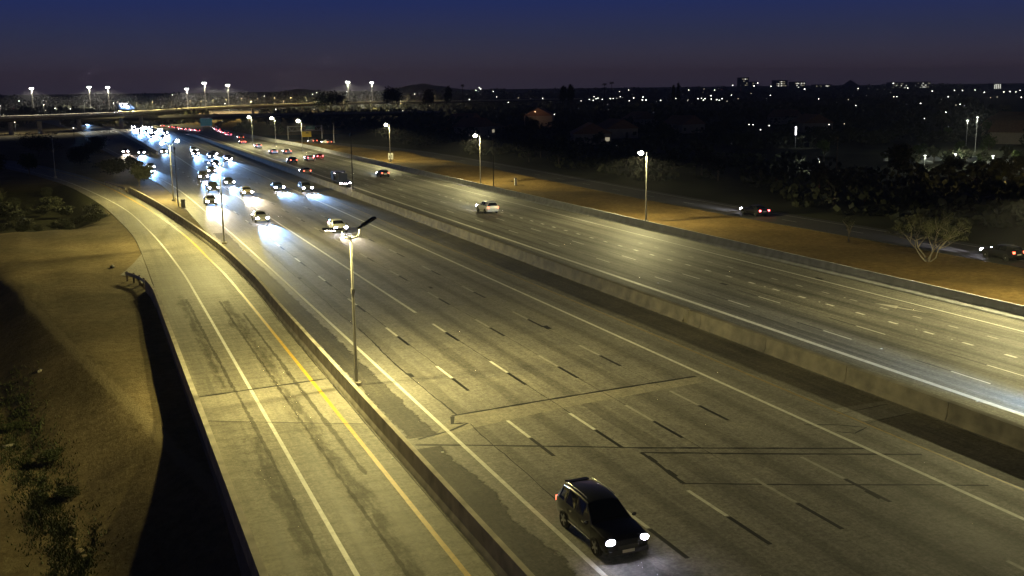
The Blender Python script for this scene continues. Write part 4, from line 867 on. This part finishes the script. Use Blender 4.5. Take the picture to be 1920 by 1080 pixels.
def limbs(seed, h, wd, r0, mat, n=5, fork=.25, multi=False):
    r_ = random.Random(seed); mb = MB()
    if not multi: mb.tube([(0, 0, -.3), (.05*wd*.2, 0, h*fork), (0.02, .03*wd, h*.62)], [r0, r0*.8, r0*.35], mat, 8)
    for i in range(n):
        a = 6.28*i/n+r_.uniform(-.4, .4); e = wd*.36*r_.uniform(.7, 1.2); z1 = h*r_.uniform(.62, .9)
        st = (0, 0, -.2) if multi else (0, 0, h*fork*r_.uniform(.8, 1.5))
        mid = (math.cos(a)*e*.45, math.sin(a)*e*.45, (st[2]+z1)*.5+.05*h)
        mb.tube([st, mid, (math.cos(a)*e, math.sin(a)*e, z1)], [r0*.6, r0*.4, r0*.12], mat, 6)
    return mb
def tree(x, y, h, wd, label, leaf='leaf_dark', seed=1, n=1600, size=.3, bark='bark', low=.35, name='tree', group=None, z=None, multi=False, cat='tree'):
    t_ = thing(name, label, cat, (x, y, gz(x, y) if z is None else z), 0, group)
    limbs(seed, h, wd, max(.06, h*.028), bark, 5, .25, multi).build('trunk', t_, 50)
    link('crown', leaf_mesh('crown', crown_blobs(seed, h, wd, 8, low), n, size, leaf, seed), t_)
    return t_
t = thing('tree', 'pale-barked multi-stemmed tree standing on the dirt beside the frontage road', 'tree', (78.2, 80.0, gz(78.2, 80.0)))
rq = random.Random(4); wood = MB(); tips = []
def grow(p, d, ln, r_, lev):
    mid = p+d*ln*.5+Vector((rq.gauss(0, .08), rq.gauss(0, .08), rq.gauss(0, .05)))*ln; e = p+d*ln+Vector((rq.gauss(0, .1), rq.gauss(0, .1), 0))*ln
    wood.tube([p, mid, e], [r_, r_*.82, r_*.62], 'bark_pale', 6 if lev < 2 else 4)
    if lev >= 4: tips.append(e); return
    if lev >= 2: tips.append(e)
    for _ in range(2 if lev else 3):
        nd = (d+Vector((rq.gauss(0, .5), rq.gauss(0, .5), rq.uniform(-.25, .35)))).normalized()
        grow(e, nd, ln*rq.uniform(.62, .82), r_*.6, lev+1)
for a in (0.3, 1.7, 2.9, 4.2, 5.4): grow(Vector((.12*math.cos(a), .12*math.sin(a), -.1)), Vector((.55*math.cos(a), .55*math.sin(a), .85)).normalized(), 1.75, .085, 0)
wood.build('trunk', t, 60)
link('crown', leaf_mesh('crown', [(p.x, p.y, p.z, rq.uniform(.35, .6), rq.uniform(.35, .6), rq.uniform(.25, .45)) for p in tips], 5200, .075, 'leaf_olive', 9), t)
tree(80.0, 94.1, 3.2, 2.2, 'small sparse sapling left of the multi-stemmed tree', 'leaf_olive', 12, 260, .10, 'bark_pale', .4)
GB = 'dark shrubs between the far ramp and the freeway'
for x, y, h, wd, lab, s in ((9.0, 209.5, 4.3, 6.2, 'round dark mesquite shrub on the gore nearest the light pole', 21), (5.2, 243, 3.8, 8.5, 'wide dark shrub behind the round gore shrub', 22), (-1.5, 286, 5.0, 12, 'broad dark shrub farthest up the gore', 23), (10.5, 262, 3.0, 5.0, 'low dark shrub beside the joining ramp edge', 24), (-12.5, 330, 7.0, 15, 'large black tree clump beyond the far ramp bend', 25), (3.0, 350, 5.0, 11, 'dark shrub mass beside the far joining ramp', 26)):
    tree(x, y, h, wd, lab, 'leaf_dark', s, 3600, .22, 'bark', .02, 'shrub', GB, cat='shrub')
GL = 'trees left of the ramp'
for x, y, h, wd, lab, lf, s in ((-11.8, 252, 5.2, 6.0, 'green-lit tree beside the unlit pole at the ramp bend', 'leaf_green', 31), (-17.5, 232, 6.0, 8.5, 'dark tree left of the green-lit tree', 'leaf_dark', 32), (-15.5, 196, 4.6, 7.5, 'dark low tree at the left picture edge above the ramp', 'leaf_dark', 33), (-6.0, 198, 2.4, 5.6, 'dark low bush on the bank left of the ramp curve', 'leaf_dark', 34), (-3.6, 184, 1.6, 4.2, 'flat dark bush at the ramp kerb on the left bank', 'leaf_dark', 35), (-12.5, 184, 3.0, 6.5, 'dark bush mass on the left bank under the ramp curve', 'leaf_dark', 36), (-30, 300, 6.0, 11, 'dark tree far left behind the lit garden', 'leaf_dark', 37), (-25.6, 330, 5.0, 6, 'garden tree lit yellow-green at the far left edge', 'leaf_green', 38)):
    tree(x, y, h, wd, lab, lf, s, 2400, .22, 'bark', .10 if h < 4 else .25, 'tree' if h > 4 else 'shrub', GL, cat='tree' if h > 4 else 'shrub')
vs = []; fs = []; rw = random.Random(17)
for i in range(22000):
    u = rw.random(); cxp, cyp = 20+150*u, 740+330*u; off = rw.gauss(0, 26)
    p = at(cxp-18+off+22*math.sin(u*17)*u, cyp+rw.uniform(-30, 30)-off*.3, -2.9)
    if rw.random() > .6+.4*math.sin(p.x*3.1+p.y*.9)*math.sin(p.y*1.3-p.x): continue
    z_ = gz(p.x, p.y); h_ = rw.uniform(.05, .22); a_ = rw.uniform(0, 6.28); b_ = .03+h_*.08; lx_, ly_ = rw.gauss(0, h_*.5), rw.gauss(0, h_*.5)
    o = len(vs); vs += [(p.x-b_*math.cos(a_), p.y-b_*math.sin(a_), z_-.03), (p.x+b_*math.cos(a_), p.y+b_*math.sin(a_), z_-.03), (p.x+lx_, p.y+ly_, z_+h_)]; fs.append((o, o+1, o+2))
tag(MB().add(vs, fs, 'leaf_weed').build('weeds'), 'dim green weeds along the foot of the dirt slope at left', 'weeds', kind='stuff')
for i, (px, py) in enumerate(((96, 862), (122, 925), (30, 800))):
    p = at(px, py, -3.0); tree(p.x, p.y, 0.6, 2.4, ('low weedy bush in the middle of the slope foot', 'low weedy bush just above the loose stones', 'low dark bush at the left edge by the slope foot')[i], 'leaf_weed', 41+i, 5000, .04, 'bark', .02, 'shrub', 'bushes at the foot of the slope', cat='shrub')
for i in range(6):
    p = at(128+6*i+rnd.uniform(-14, 14), 965+11*i+rnd.uniform(-8, 8), -2.9); r_ = rnd.uniform(.10, .26)
    tag(MB().ball((0, 0, 0), (r_*rnd.uniform(.5, 1), r_*rnd.uniform(.5, 1.3), r_*.4), 'stone', 6, 4).build('stone', None, 50, (p.x, p.y, gz(p.x, p.y)+.05)), 'pale loose stone at the ragged foot of the dirt slope', 'stone', 'stones along the slope foot')
tag(MB().ball((0, 0, 0), (.25, .55, .18), 'dark_steel', 8, 5).build('tyre_scrap', None, 50, (1.6, 113, .02)), 'dark scrap of tyre lying on the dirt by the guardrail', 'tyre scrap')
for (a, b2), lab in ((((73, 722), (103, 702)), 'short pale kerb stone on the dark slope at left'), (((2, 819), (19, 816)), 'short pale kerb stone in the dark at the left edge')):
    p = at(*a, -2.6); q = at(*b2, -2.6); d = (q-p); tt = thing('kerb_stone', lab, 'kerb', (p.x, p.y, gz(p.x, p.y)))
    MB().add([(0, 0, -.2), (.22, -.05, -.2), (d.x+.22, d.y, -.2), (d.x, d.y, -.2), (0, 0, .18), (.22, -.05, .18), (d.x+.22, d.y, .18), (d.x, d.y, .18)], [(0, 3, 2, 1), (4, 5, 6, 7), (0, 1, 5, 4), (1, 2, 6, 5), (2, 3, 7, 6), (3, 0, 4, 7)], 'barrier_concrete').build('block', tt)

bsh = [(leaf_mesh('crown', crown_blobs(240+k, 1.5, 3.6, 7, .0), 1500, .11, 'leaf_dark', 240+k), limbs(240+k, 1.4, 3, .05, 'bark').mesh('trunk')) for k in range(3)]
rb = random.Random(31)
for i in range(30):
    y = rb.uniform(156, 216); x = interp(RAMP_L, y)-rb.uniform(1.6, 16)
    tt = thing('shrub', 'low dark brush on the bank left of the far ramp bend', 'shrub', (x, y, gz(x, y)-.05), rb.uniform(0, 6), 'brush on the left bank'); sc_ = rb.uniform(.6, 1.3); tt.scale = (sc_, sc_, sc_)
    link('crown', bsh[i % 3][0], tt); link('trunk', bsh[i % 3][1], tt)
# olive shrubs on the lit ground of the interchange
shp = [(leaf_mesh('crown', crown_blobs(200+k, 3.2, 5.5, 7, .0), 700, .35, 'leaf_olive', 200+k), limbs(200+k, 3, 4, .1, 'bark').mesh('trunk')) for k in range(3)]
rs = random.Random(5)
for i in range(64):
    x, y = (rs.uniform(62, 150), rs.uniform(425, 640)) if i < 44 else (rs.uniform(-2, 26), rs.uniform(600, 760))
    if x < interp(FRONT, y)+8 and y < 430: continue
    tt = thing('shrub', 'olive shrub on the lit dirt of the far interchange', 'shrub', (x, y, -.06), rs.uniform(0, 6), 'shrubs in the interchange'); sc_ = rs.uniform(.5, 1.5); tt.scale = (sc_, sc_, sc_)
    link('crown', shp[i % 3][0], tt); link('trunk', shp[i % 3][1], tt)
# dark neighbourhood: single trees, one far canopy, houses, lamps
rt = random.Random(99); protos = []
for k in range(4):
    protos.append((leaf_mesh('crown', crown_blobs(60+k, 8, 7, 8, .25), 900, .45, 'leaf_dark', 60+k), limbs(60+k, 8, 7, .2, 'bark').mesh('trunk')))
for i in range(70):
    y = rt.uniform(105, 520); x = rt.uniform(99, 130+y*.62)
    if 150 < y < 235 and 150 < x < 225: continue
    cm, tm = protos[i % 4]; tt = thing('tree', 'dark round tree standing in the unlit neighbourhood beyond the frontage road', 'tree', (x, y, -.06), rt.uniform(0, 6), 'trees in the dark neighbourhood')
    s_ = rt.uniform(.55, .95); tt.scale = (s_, s_, s_*rt.uniform(.8, 1.1)); link('trunk', tm, tt); link('crown', cm, tt)
bl = []
for i in range(900):
    y = rt.uniform(380, 1900); x = rt.uniform(75+y*.06, y*.95+60)
    hh = rt.uniform(3.0, 6.0) if y < 1200 else rt.uniform(5, 11)
    bl.append((x, y, hh*.5, rt.uniform(4, 11), rt.uniform(4, 9), hh*.5))
for i in range(520):
    y = rt.uniform(1450, 1900); x = rt.uniform(-y*.15, y*1.0+60); hh = rt.uniform(8, 18.5); bl.append((x, y, hh*.5, rt.uniform(5, 13), rt.uniform(4, 9), hh*.5))
for i in range(260):
    y = rt.uniform(620, 1900); x = rt.uniform(-y*.14, y*.10); hh = rt.uniform(4, 9); bl.append((x, y, hh*.5, rt.uniform(6, 12), rt.uniform(4, 9), hh*.5))
for i in range(620):
    y = rt.uniform(95, 400); x = rt.uniform(97, y*.95+85)
    if 140 < x < 245 and 148 < y < 245: continue
    hh = rt.uniform(1.5, 4.2); bl.append((x, y, hh*.45, rt.uniform(1.8, 4.5), rt.uniform(1.8, 4.5), hh*.5))
vs = []; fs = []
for (cx, cyy, cz, rx, ry, rz_) in bl:
    for _ in range(34 if cyy > 400 else 70):
        d = Vector((rt.gauss(0, 1), rt.gauss(0, 1), rt.gauss(0, 1))).normalized(); p = Vector((cx+d.x*rx, cyy+d.y*ry, cz+d.z*rz_))
        s_ = rt.uniform(1.0, 2.4)*(1 if cyy > 400 else .32); u = Vector((rt.gauss(0, 1), rt.gauss(0, 1), rt.gauss(0, 1))).normalized(); v_ = u.cross(Vector((rt.gauss(0, 1), rt.gauss(0, 1), rt.gauss(0, 1)))).normalized()
        o = len(vs); vs += [p-u*s_, p+v_*s_*.7, p+u*s_, p-v_*s_*.7]; fs.append((o, o+1, o+2, o+3))
far = tag(MB().add(vs, fs, 'leaf_dark').build('far_woods'), 'black far-off tree cover below the skyline', 'woods', kind='stuff')
# silhouettes on the skyline: (px, top py, width px, kind, label)
for i, (px, py, wpx, kd, lab) in enumerate(((735, 160, 36, 'r', 'wide domed tree silhouette on the skyline right of the pair of mast lights'), (803, 165, 22, 'r', 'sloping tree silhouette left of the round one on the skyline'), (840, 159, 13, 'r', 'round ball-shaped tree silhouette on the skyline'), (867, 158, 7, 'p', 'lone thin palm right of the ball-shaped tree'), (1056, 158, 13, 'r', 'left of two close tree silhouettes on the skyline'), (1070, 156, 14, 'r', 'right of two close tree silhouettes on the skyline'), (1133, 156, 11, 'p', 'bushy palm left of the taller palm'), (1147, 153, 10, 'p', 'taller palm of the pair on the skyline'), (1263, 158, 6, 'r', 'small tree left of the pointed one'), (1272, 153, 8, 'c', 'pointed conifer silhouette on the skyline'), (620, 168, 60, 'r', 'broad low tree silhouette behind the lit wall'))):
    d = 640; p = at_y(px, py, d*.9); wd = wpx*d/FPX*1.05; h = p.z
    tt = thing('palm_tree' if kd == 'p' else 'tree', lab, 'palm' if kd == 'p' else 'tree', (p.x, p.y, 0))
    MB().tube([(0, 0, 0), (.2, 0, h*.6), (0, 0, h*.95)], [.3, .22, .15], 'bark', 6).build('trunk', tt)
    if kd == 'p':
        mb = MB()
        for k in range(22):
            a = k*2.4; el = rt.uniform(-.5, 1.0); L_ = wd*.55
            q0 = Vector((0, 0, h-.8)); q1 = q0+Vector((math.cos(a)*L_*.6, math.sin(a)*L_*.6, el*.9)); q2 = q0+Vector((math.cos(a)*L_, math.sin(a)*L_, el*.5-.8)); sd_ = Vector((-math.sin(a), math.cos(a), 0))*.22
            mb.add([q0, q1-sd_, q2, q1+sd_], [(0, 1, 2, 3)], 'leaf_dark')
        mb.build('crown', tt)
    else:
        b_ = [(0, 0, h*.78, wd*.5, wd*.5, h*.22), (wd*.2, 0, h*.66, wd*.35, wd*.4, h*.18), (-wd*.22, 0, h*.64, wd*.33, wd*.4, h*.2)] if kd == 'r' else [(0, 0, h*.6, wd*.5, wd*.5, h*.2), (0, 0, h*.84, wd*.28, wd*.28, h*.16)]
        link('crown', leaf_mesh('crown', b_, 1500, .6, 'leaf_dark', 70+i), tt)
# lamps scattered through the far streets (pixel lists give directions; distance from a lamp height of about 6 m over the ground)
def lst(ox, oy, sc, pts): return [(ox+x/sc, oy+y/sc, s_) for x, y, s_ in pts]
lights = lst(700, 130, 8, [(620, 370, 1), (440, 625, .6), (1145, 380, .6), (1440, 455, .8), (1440, 490, .5), (1610, 295, 1), (1590, 275, .7), (1540, 315, .5), (1800, 330, .6), (1850, 415, .6), (1855, 465, .5), (740, 470, .5), (875, 460, .4), (845, 545, .4), (1090, 740, .3)])
lights += lst(930, 130, 8, [(190, 375, .6), (185, 495, .8), (320, 470, .7), (335, 430, .4), (660, 445, .6), (700, 435, .8), (875, 380, .7), (1275, 470, .9), (1400, 450, .6), (1470, 410, .9), (1460, 465, .9), (1530, 430, .8), (1500, 440, .6), (1595, 450, .6), (1715, 440, .9), (1760, 438, .5), (1810, 436, .5), (1850, 335, 1.2), (1865, 410, .8), (875, 675, .5), (500, 700, .3), (320, 605, .3), (1000, 515, .3), (1500, 1015, .3), (1660, 725, .25)])
lights += lst(1160, 130, 8, [(60, 430, .6), (150, 310, .6), (225, 430, 1), (160, 470, .5), (355, 460, 1.5), (410, 460, 1.1), (365, 415, 1), (630, 465, .7), (800, 430, .5), (860, 435, .8), (900, 440, .6), (965, 460, .9), (1040, 465, .6), (1050, 310, .7), (1190, 440, .9), (1240, 436, .8), (1270, 462, 1), (1295, 440, .8), (1385, 395, 1.1), (1390, 445, .7), (1470, 455, 1.1), (1510, 465, .9), (1550, 440, .8), (1280, 295, .4), (1440, 310, .5), (1690, 385, .5), (1625, 480, .4), (1265, 345, .4), (1110, 705, .4), (1190, 900, .3), (880, 800, .3), (1710, 240, .9)])
lights += lst(1380, 130, 7.385, [(250, 230, 1), (300, 190, .9), (485, 235, .7), (475, 360, .6), (950, 275, 1.2), (210, 335, .4), (30, 405, .4), (1145, 410, .5), (1395, 410, .3), (1555, 418, .4), (1660, 500, .6), (1020, 485, .3), (920, 550, .3), (180, 765, .5), (235, 768, .6), (460, 780, .6), (340, 835, .6), (425, 885, .3), (225, 925, .3), (1290, 765, .6), (1500, 755, .4), (1690, 265, .5), (830, 285, .4)])
lights += lst(1640, 130, 6.857, [(240, 180, 1), (120, 262, .6), (425, 240, .7), (740, 280, .9), (245, 352, .5), (285, 352, .5), (635, 350, .7), (795, 380, .3), (945, 352, .8), (590, 438, .7), (200, 445, .3), (1045, 460, .4), (1100, 450, .6), (1490, 365, .4), (1575, 355, .4), (1885, 360, .8), (915, 552, .8), (640, 632, .5), (1410, 295, .7), (1660, 290, 1), (1740, 285, .9), (1815, 290, .6), (1870, 270, .6), (1025, 270, .5), (1130, 270, .5), (1290, 265, .5)])
lights += lst(0, 140, 8, [(135, 360, .3), (285, 395, .8), (100, 405, .4), (455, 365, .3), (450, 410, .4), (540, 408, .3), (640, 395, .4), (690, 405, .4), (920, 390, .7), (915, 445, .6), (825, 505, .6), (1055, 515, .8), (685, 535, .4), (1160, 390, .5), (1255, 390, .5), (1300, 425, .4), (460, 570, .4), (20, 410, .3), (1555, 395, .5), (1510, 430, .5), (890, 665, .6), (1100, 800, .8)])
lights += lst(480, 130, 8, [(585, 400, .9), (125, 400, .5), (850, 375, .5), (910, 350, .5), (295, 600, .7), (870, 600, .4), (1365, 335, .5), (820, 410, .3), (280, 780, .6)])
lights += lst(130, 140, 5.483, [(720, 270, .6), (860, 265, .5), (1060, 208, .5), (1340, 285, .6), (1600, 298, .8), (1410, 270, .4), (1260, 225, .5), (1165, 380, .5), (690, 330, .7), (560, 295, .6)])
unit = {}
for mk_, mt in (('b', 'city_white'), ('d', 'city_dim')):
    unit[mk_] = MB().ball((0, 0, 0), (1, 1, .8), mt, 8, 6).mesh('lamp_head')
polem = MB().tube([(0, 0, -1), (0, 0, 0)], .1, 'dark_steel', 5).mesh('pole')
for px, py, s_ in lights:
    if s_ < .35: continue
    dy = py-horizon(px); dd = ray(px, py); hd = math.hypot(dd.x, dd.y)
    if dy > 8: t_ = (5.5-CAMH)/dd.z; p = Vector((0, 0, CAMH))+dd*t_
    else: p = Vector((0, 0, CAMH))+dd*(1380/hd)
    dist = (p-Vector((0, 0, CAMH))).length; r_ = max(.12, min(1.1, dist*.00034*(.6+.6*s_)))
    tt = thing('street_lamp', 'tiny distant street light glowing among the dark neighbourhood', 'street light', (p.x, p.y, 0), 0, 'scattered lights of the far city')
    h_ = link('lamp_head', unit['b' if s_ > .45 else 'd'], tt, (0, 0, max(2.5, p.z))); h_.scale = (r_, r_, r_)
    q = link('pole', polem, tt, (0, 0, max(2.5, p.z))); q.scale = (1, 1, max(2.5, p.z))
# skyline buildings
for i, (x0, x1, top, rows, lab) in enumerate(((1391, 1404, 146, 4, 'slim lit tower, leftmost of the skyline buildings'), (1411, 1418, 154, 2, 'small block beside the leftmost skyline tower'), (1456, 1477, 151, 3, 'broad office block on the skyline with a lit band'), (1488, 1511, 154, 3, 'wide office block with two rows of lit windows left of the butte'), (1672, 1702, 155, 3, 'stepped lit building right of the dark butte'), (1711, 1745, 154, 4, 'tall lit hotel block right of the stepped building'), (1863, 1880, 157, 1, 'building with tall lit vertical strips at the right skyline'), (1530, 1560, 159, 1, 'low dim building left of the butte'))):
    d = 2350; a = at_y(x0, top, d*.86); b2 = at_y(x1, top, d*.86); h = (a.z+b2.z)/2; wd = b2.x-a.x
    tt = thing('office_tower', lab, 'building', (a.x, a.y, 0)); MB().box(0, wd, 0, 18, 0, h, 'tower_wall').build('wall', tt)
    MB().box(-.5, wd+.5, -.5, 18.5, h+.01, h+1.0, 'tower_wall').build('roof', tt)
    wmes = {}
    if i == 6:
        for k in range(4):
            MB().box(wd*(.12+.2*k), wd*(.20+.2*k), -.3, -.05, 3, h-1, 'window_lit').build('window', tt)
    else:
        for r_ in range(rows):
            zz = h-2.5-r_*4.5
            for k in range(int(wd/4)):
                if rt.random() < .55:
                    MB().box(k*4+.4, k*4+3.6, -.3, -.05, zz-1.3, zz+.6, 'window_lit' if rt.random() < .4 else 'window_dim').build('window', tt)
# pyramid-shaped butte and faint far ranges
def hill(name, px0, px1, toppx, topy, d, label):
    a = at_y(px0, 160, d); b2 = at_y(px1, 160, d); c = at_y(toppx, topy, d); vs = []; n = 24; fs = []
    for i in range(n+1):
        u = i/n; x = a.x+(b2.x-a.x)*u; k = 1-abs(x-c.x)/((c.x-a.x) if x < c.x else (b2.x-c.x)); k = max(0, k)
        z = c.z*(k**1.15)*(1+.05*math.sin(u*40)); vs += [(x, d, z), (x, d-d*.03, -1), (x, d+d*.03, -1)]
    for i in range(n): o = 3*i; fs += [(o, o+1, o+4, o+3), (o, o+3, o+5, o+2)]
    return tag(MB().add(vs, fs, 'hill_rock').build(name), kind='structure')
hill('hill_butte', 1572, 1618, 1594, 149, 2150, ''); hill('hill_far', 690, 900, 790, 156, 7500, ''); hill('hill_far', 500, 640, 560, 166, 7500, '')
# lamps added before the flyover to brighten its side
for i, px in enumerate((470, 530, 590, 640, 690, 745)):
    q = at(px, 193, 8); tt = thing('added_side_lamp', 'low added lamp brightening the side of the far flyover with yellow light', 'lamp post', (q.x-2, q.y-16, 0), 0, 'added lamps along the flyover side')
    MB().tube([(0, 0, 0), (0, 0, 9.5)], .1, 'galvanised', 6).build('shaft', tt); MB().ball((0, 0, 9.6), (.3, .3, .2), 'city_dim', 8, 5).build('lamp_head', tt)
    lamp_light(tt, (0, 0, 9.3), 9000, (1, .82, .35), spot=170, batwing=0.6, rot=(R(-35), 0, 0), radius=.3)
# house with a lit gable
def house(x, y, wd, dp, h, label, rz=0.0, lit=0):
    t_ = thing('house', label, 'house', (x, y, -.06), rz)
    MB().box(-wd/2, wd/2, -dp/2, dp/2, 0, h, 'stucco').build('wall', t_)
    e = .5; MB().add([(-wd/2-e, -dp/2-e, h+.002), (wd/2+e, -dp/2-e, h+.002), (wd/2+e, dp/2+e, h+.002), (-wd/2-e, dp/2+e, h+.002), (0, -dp/2-e, h+wd*.28), (0, dp/2+e, h+wd*.28)], [(0, 1, 4), (2, 3, 5), (0, 4, 5, 3), (1, 2, 5, 4), (0, 3, 2, 1)], 'roof_tile').build('roof', t_)
    MB().box(-wd/2+.6, -wd/2+2.0, -dp/2-.05, -dp/2-.003, 1.0, 2.2, 'glass').build('window', t_); MB().box(wd*.1, wd*.1+1.0, -dp/2-.05, -dp/2-.003, 0, 2.1, 'bark').build('door', t_)
    MB().box(wd/2-2.0, wd/2-.6, -dp/2-.05, -dp/2-.003, 1.0, 2.2, 'window_dim' if lit else 'glass').build('window', t_)
    return t_
house(197, 447, 13, 12, 5.2, 'house with a faintly lit brown gable in the dark neighbourhood', R(-30))
tt = thing('added_gable_lamp', 'dim lamp added in front of the brown-gabled house to light its gable', 'lamp', (190, 436, 0)); MB().tube([(0, 0, 0), (0, 0, 7)], .06, 'dark_steel', 6).build('post', tt); MB().ball((0, 0, 7.05), (.12, .12, .12), 'city_dim', 6, 4).build('lamp_head', tt)
lamp_light(tt, (0, 0, 7.6), 70, (1, .7, .45), spot=175, batwing=0, rot=(R(60), 0, R(-30)))  # added lamp, aimed to light the gable
for i, (x, y) in enumerate(((150, 300), (175, 330), (215, 350), (140, 380), (260, 330), (235, 420), (300, 400), (165, 460), (330, 300), (290, 265), (255, 230))):
    house(x, y, 12, 11, 3.4, 'unlit low house in the dark blocks beyond the frontage road', R(-20+i*17 % 60), i % 3 == 0)['group'] = 'houses in the dark blocks'
# tall white lit column
p = at_y(1491, 276, 246); tt = thing('light_column', 'tall slim white glowing column alone in the dark neighbourhood', 'light column', (p.x, p.y, 0))
MB().tube([(0, 0, 0), (0, 0, 3.6)], .07, 'sign_white', 8).build('post', tt); MB().box(-.14, .14, -.14, .14, 3.61, 6.0, 'tube_white').build('tube', tt); MB().box(-.17, .17, -.17, .17, 6.01, 6.12, 'galvanised').build('cap', tt)
lamp_light(tt, (-.4, -.5, 6.4), 120, (1, 1, 1), spot=100, batwing=0)
# lit car park with trees
GP = 'trees lit from below in the car park'
park = MB().add([(150, 158, -.02), (196, 158, -.02), (236, 214, -.02), (236, 236, -.02), (150, 236, -.02)], [(0, 1, 2, 3, 4)], 'land').build('car_park'); park['kind'] = 'structure'
p = at(1823, 327); lw = MB().add([(p.x-5, p.y-2, .0), (p.x+8, p.y-5, .0), (p.x+9, p.y+1, .0), (p.x-4, p.y+4, .0)], [(0, 1, 2, 3)], 'lawn').build('lawn'); lw['kind'] = 'structure'
for i, (px, py, h) in enumerate(((1545, 302, 5.0), (1722, 300, 4.2), (1800, 296, 4.4), (1851, 300, 6.2), (1838, 310, 3.0), (1850, 262, 6.5), (1777, 265, 4.5), (1670, 315, 2.4), (1905, 318, 4))):
    p = at(px, py); tree(p.x, p.y, h, h*.95, ('small green-lit tree standing apart left of the car park', 'green tree left of the first car park lamp', 'yellow-green tree in the middle of the car park', 'brightest green tree at the right of the car park', 'low bright green bush under the brightest tree', 'pale-lit tree behind the right car park lamp', 'flat-crowned pale tree behind the left car park lamp', 'low shrub below the long pale kerb wall', 'shrub at the right picture edge by the car park')[i], 'leaf_green', 80+i, 1300, .20, 'bark', .3, 'tree', GP)
for i, (px, py, top, lab, pw) in enumerate(((1810, 290, 8.5, 'left of the two tall car park lamps', 130), (1828, 285, 9.0, 'right of the two tall car park lamps', 200), (1733, 306, 2.7, 'low car park lamp near the green tree', 70), (1860, 309, 2.9, 'low car park lamp beside the brightest green tree', 150), (1536, 312, 2.6, 'low lamp under the small tree standing apart', 60), (1790, 303, 2.7, 'low car park lamp between the trees', 60), (1925, 372, 4.5, 'lamp at the right picture edge shining on a yellow bank', 160))):
    p = at(px, py+(9 if 2 <= i <= 5 else 0)); tt = thing('car_park_lamp', lab, 'lamp post', (p.x, p.y, 0), 0, 'car park lamps'); MB().tube([(0, 0, 0), (0, 0, top)], .07, 'sign_white', 6).build('post', tt)
    MB().box(-.30, .30, -.15, .15, top+.01, top+.16, 'fixture').build('lamp_head', tt); MB().box(-.24, .24, -.12, .12, top-.12, top-.005, 'tube_white').build('lens', tt)
    d_ = bpy.data.lights.new('lamp_light', 'POINT'); d_.energy = pw*26; d_.color = (.95, 1, .72) if i < 6 else (1, .75, .2); d_.shadow_soft_size = .15; link('lamp_light', d_, tt, (0, 0, top-.35))
for i in range(26):
    px, py = 1650+i*11+rt.uniform(-8, 8), rt.uniform(324, 342) if i % 3 else rt.uniform(300, 314)
    p = at(px, py); cm, tm = protos[i % 4]; tt = thing('tree', 'black tree silhouette standing before the lit car park', 'tree', (p.x, p.y, -.06), rt.uniform(0, 6), 'dark trees before the car park')
    s_ = rt.uniform(.28, .55); tt.scale = (s_, s_, s_); link('trunk', tm, tt); link('crown', cm, tt)
a = at(1660, 302); b2 = at(1697, 303); tt = thing('kerb_wall', 'long pale low wall at the left of the car park', 'wall', (a.x, a.y, 0)); d = b2-a
MB().add([(0, 0, -.1), (d.x, d.y, -.1), (d.x+.2, d.y+.4, -.1), (.2, .4, -.1), (0, 0, .7), (d.x, d.y, .7), (d.x+.2, d.y+.4, .7), (.2, .4, .7)], [(0, 3, 2, 1), (4, 5, 6, 7), (0, 1, 5, 4), (1, 2, 6, 5), (2, 3, 7, 6), (3, 0, 4, 7)], 'sign_white').build('block', tt); MB().box(-.2, .5, -.2, .5, 0, 1.9, 'sign_white').build('pillar', tt)
for i, (px, py, c) in enumerate(((1815, 305, 'white'), (1838, 306, 'silver'), (1862, 311, 'white'), (1880, 309, 'grey'), (1758, 305, 'silver'), (1742, 310, 'grey'), (1895, 312, 'silver'))):
    p = at(px, py); o = vehicle('sedan', p.x, p.y, c, 1, 'parked car in the lit car park behind the trees', 'cars parked in the car park', 0, yaw=R(70))
    for ch in list(o.children):
        if ch.name.split('.')[0] in ('headlight', 'taillight'): ch.material_slots[0].material = MATS['glass']
# lit garden by the far left edge
p = at(30, 250); tt = thing('garden_lamp', 'low lamp over the lit garden at the far left edge', 'lamp post', (p.x, p.y, 0)); MB().tube([(0, 0, 0), (0, 0, 5)], .06, 'sign_white', 6).build('post', tt); MB().ball((0, 0, 5.1), (.2, .2, .2), 'city_dim', 8, 5).build('lamp_head', tt); lamp_light(tt, (0, 0, 4.8), 900, (1, .9, .55), spot=165, batwing=.8)
p = at(8, 230); tt = thing('garden_lamp', 'lamp behind the far left hedge near the flyover foot', 'lamp post', (p.x, p.y, 0)); MB().tube([(0, 0, 0), (0, 0, 5)], .06, 'sign_white', 6).build('post', tt); MB().ball((0, 0, 5.1), (.2, .2, .2), 'city_dim', 8, 5).build('lamp_head', tt); lamp_light(tt, (0, 0, 4.8), 450, (1, .9, .55), spot=165, batwing=.8)

# ------------------------------------------------------------------ dusty evening air
m = bpy.data.materials.new('air'); m.use_nodes = True; m.node_tree.nodes.clear()
vo = m.node_tree.nodes.new('ShaderNodeVolumePrincipled'); vo.inputs['Color'].default_value = (.85, .86, .9, 1); vo.inputs['Density'].default_value = 0.00022; vo.inputs['Anisotropy'].default_value = 0.3
om = m.node_tree.nodes.new('ShaderNodeOutputMaterial'); m.node_tree.links.new(vo.outputs[0], om.inputs['Volume']); MATS['air'] = m
hz = tag(MB().box(-400, 2600, -60, 2600, -9, 62, 'air').build('haze'), 'thin dusty evening air over the whole freeway', 'haze', kind='stuff')
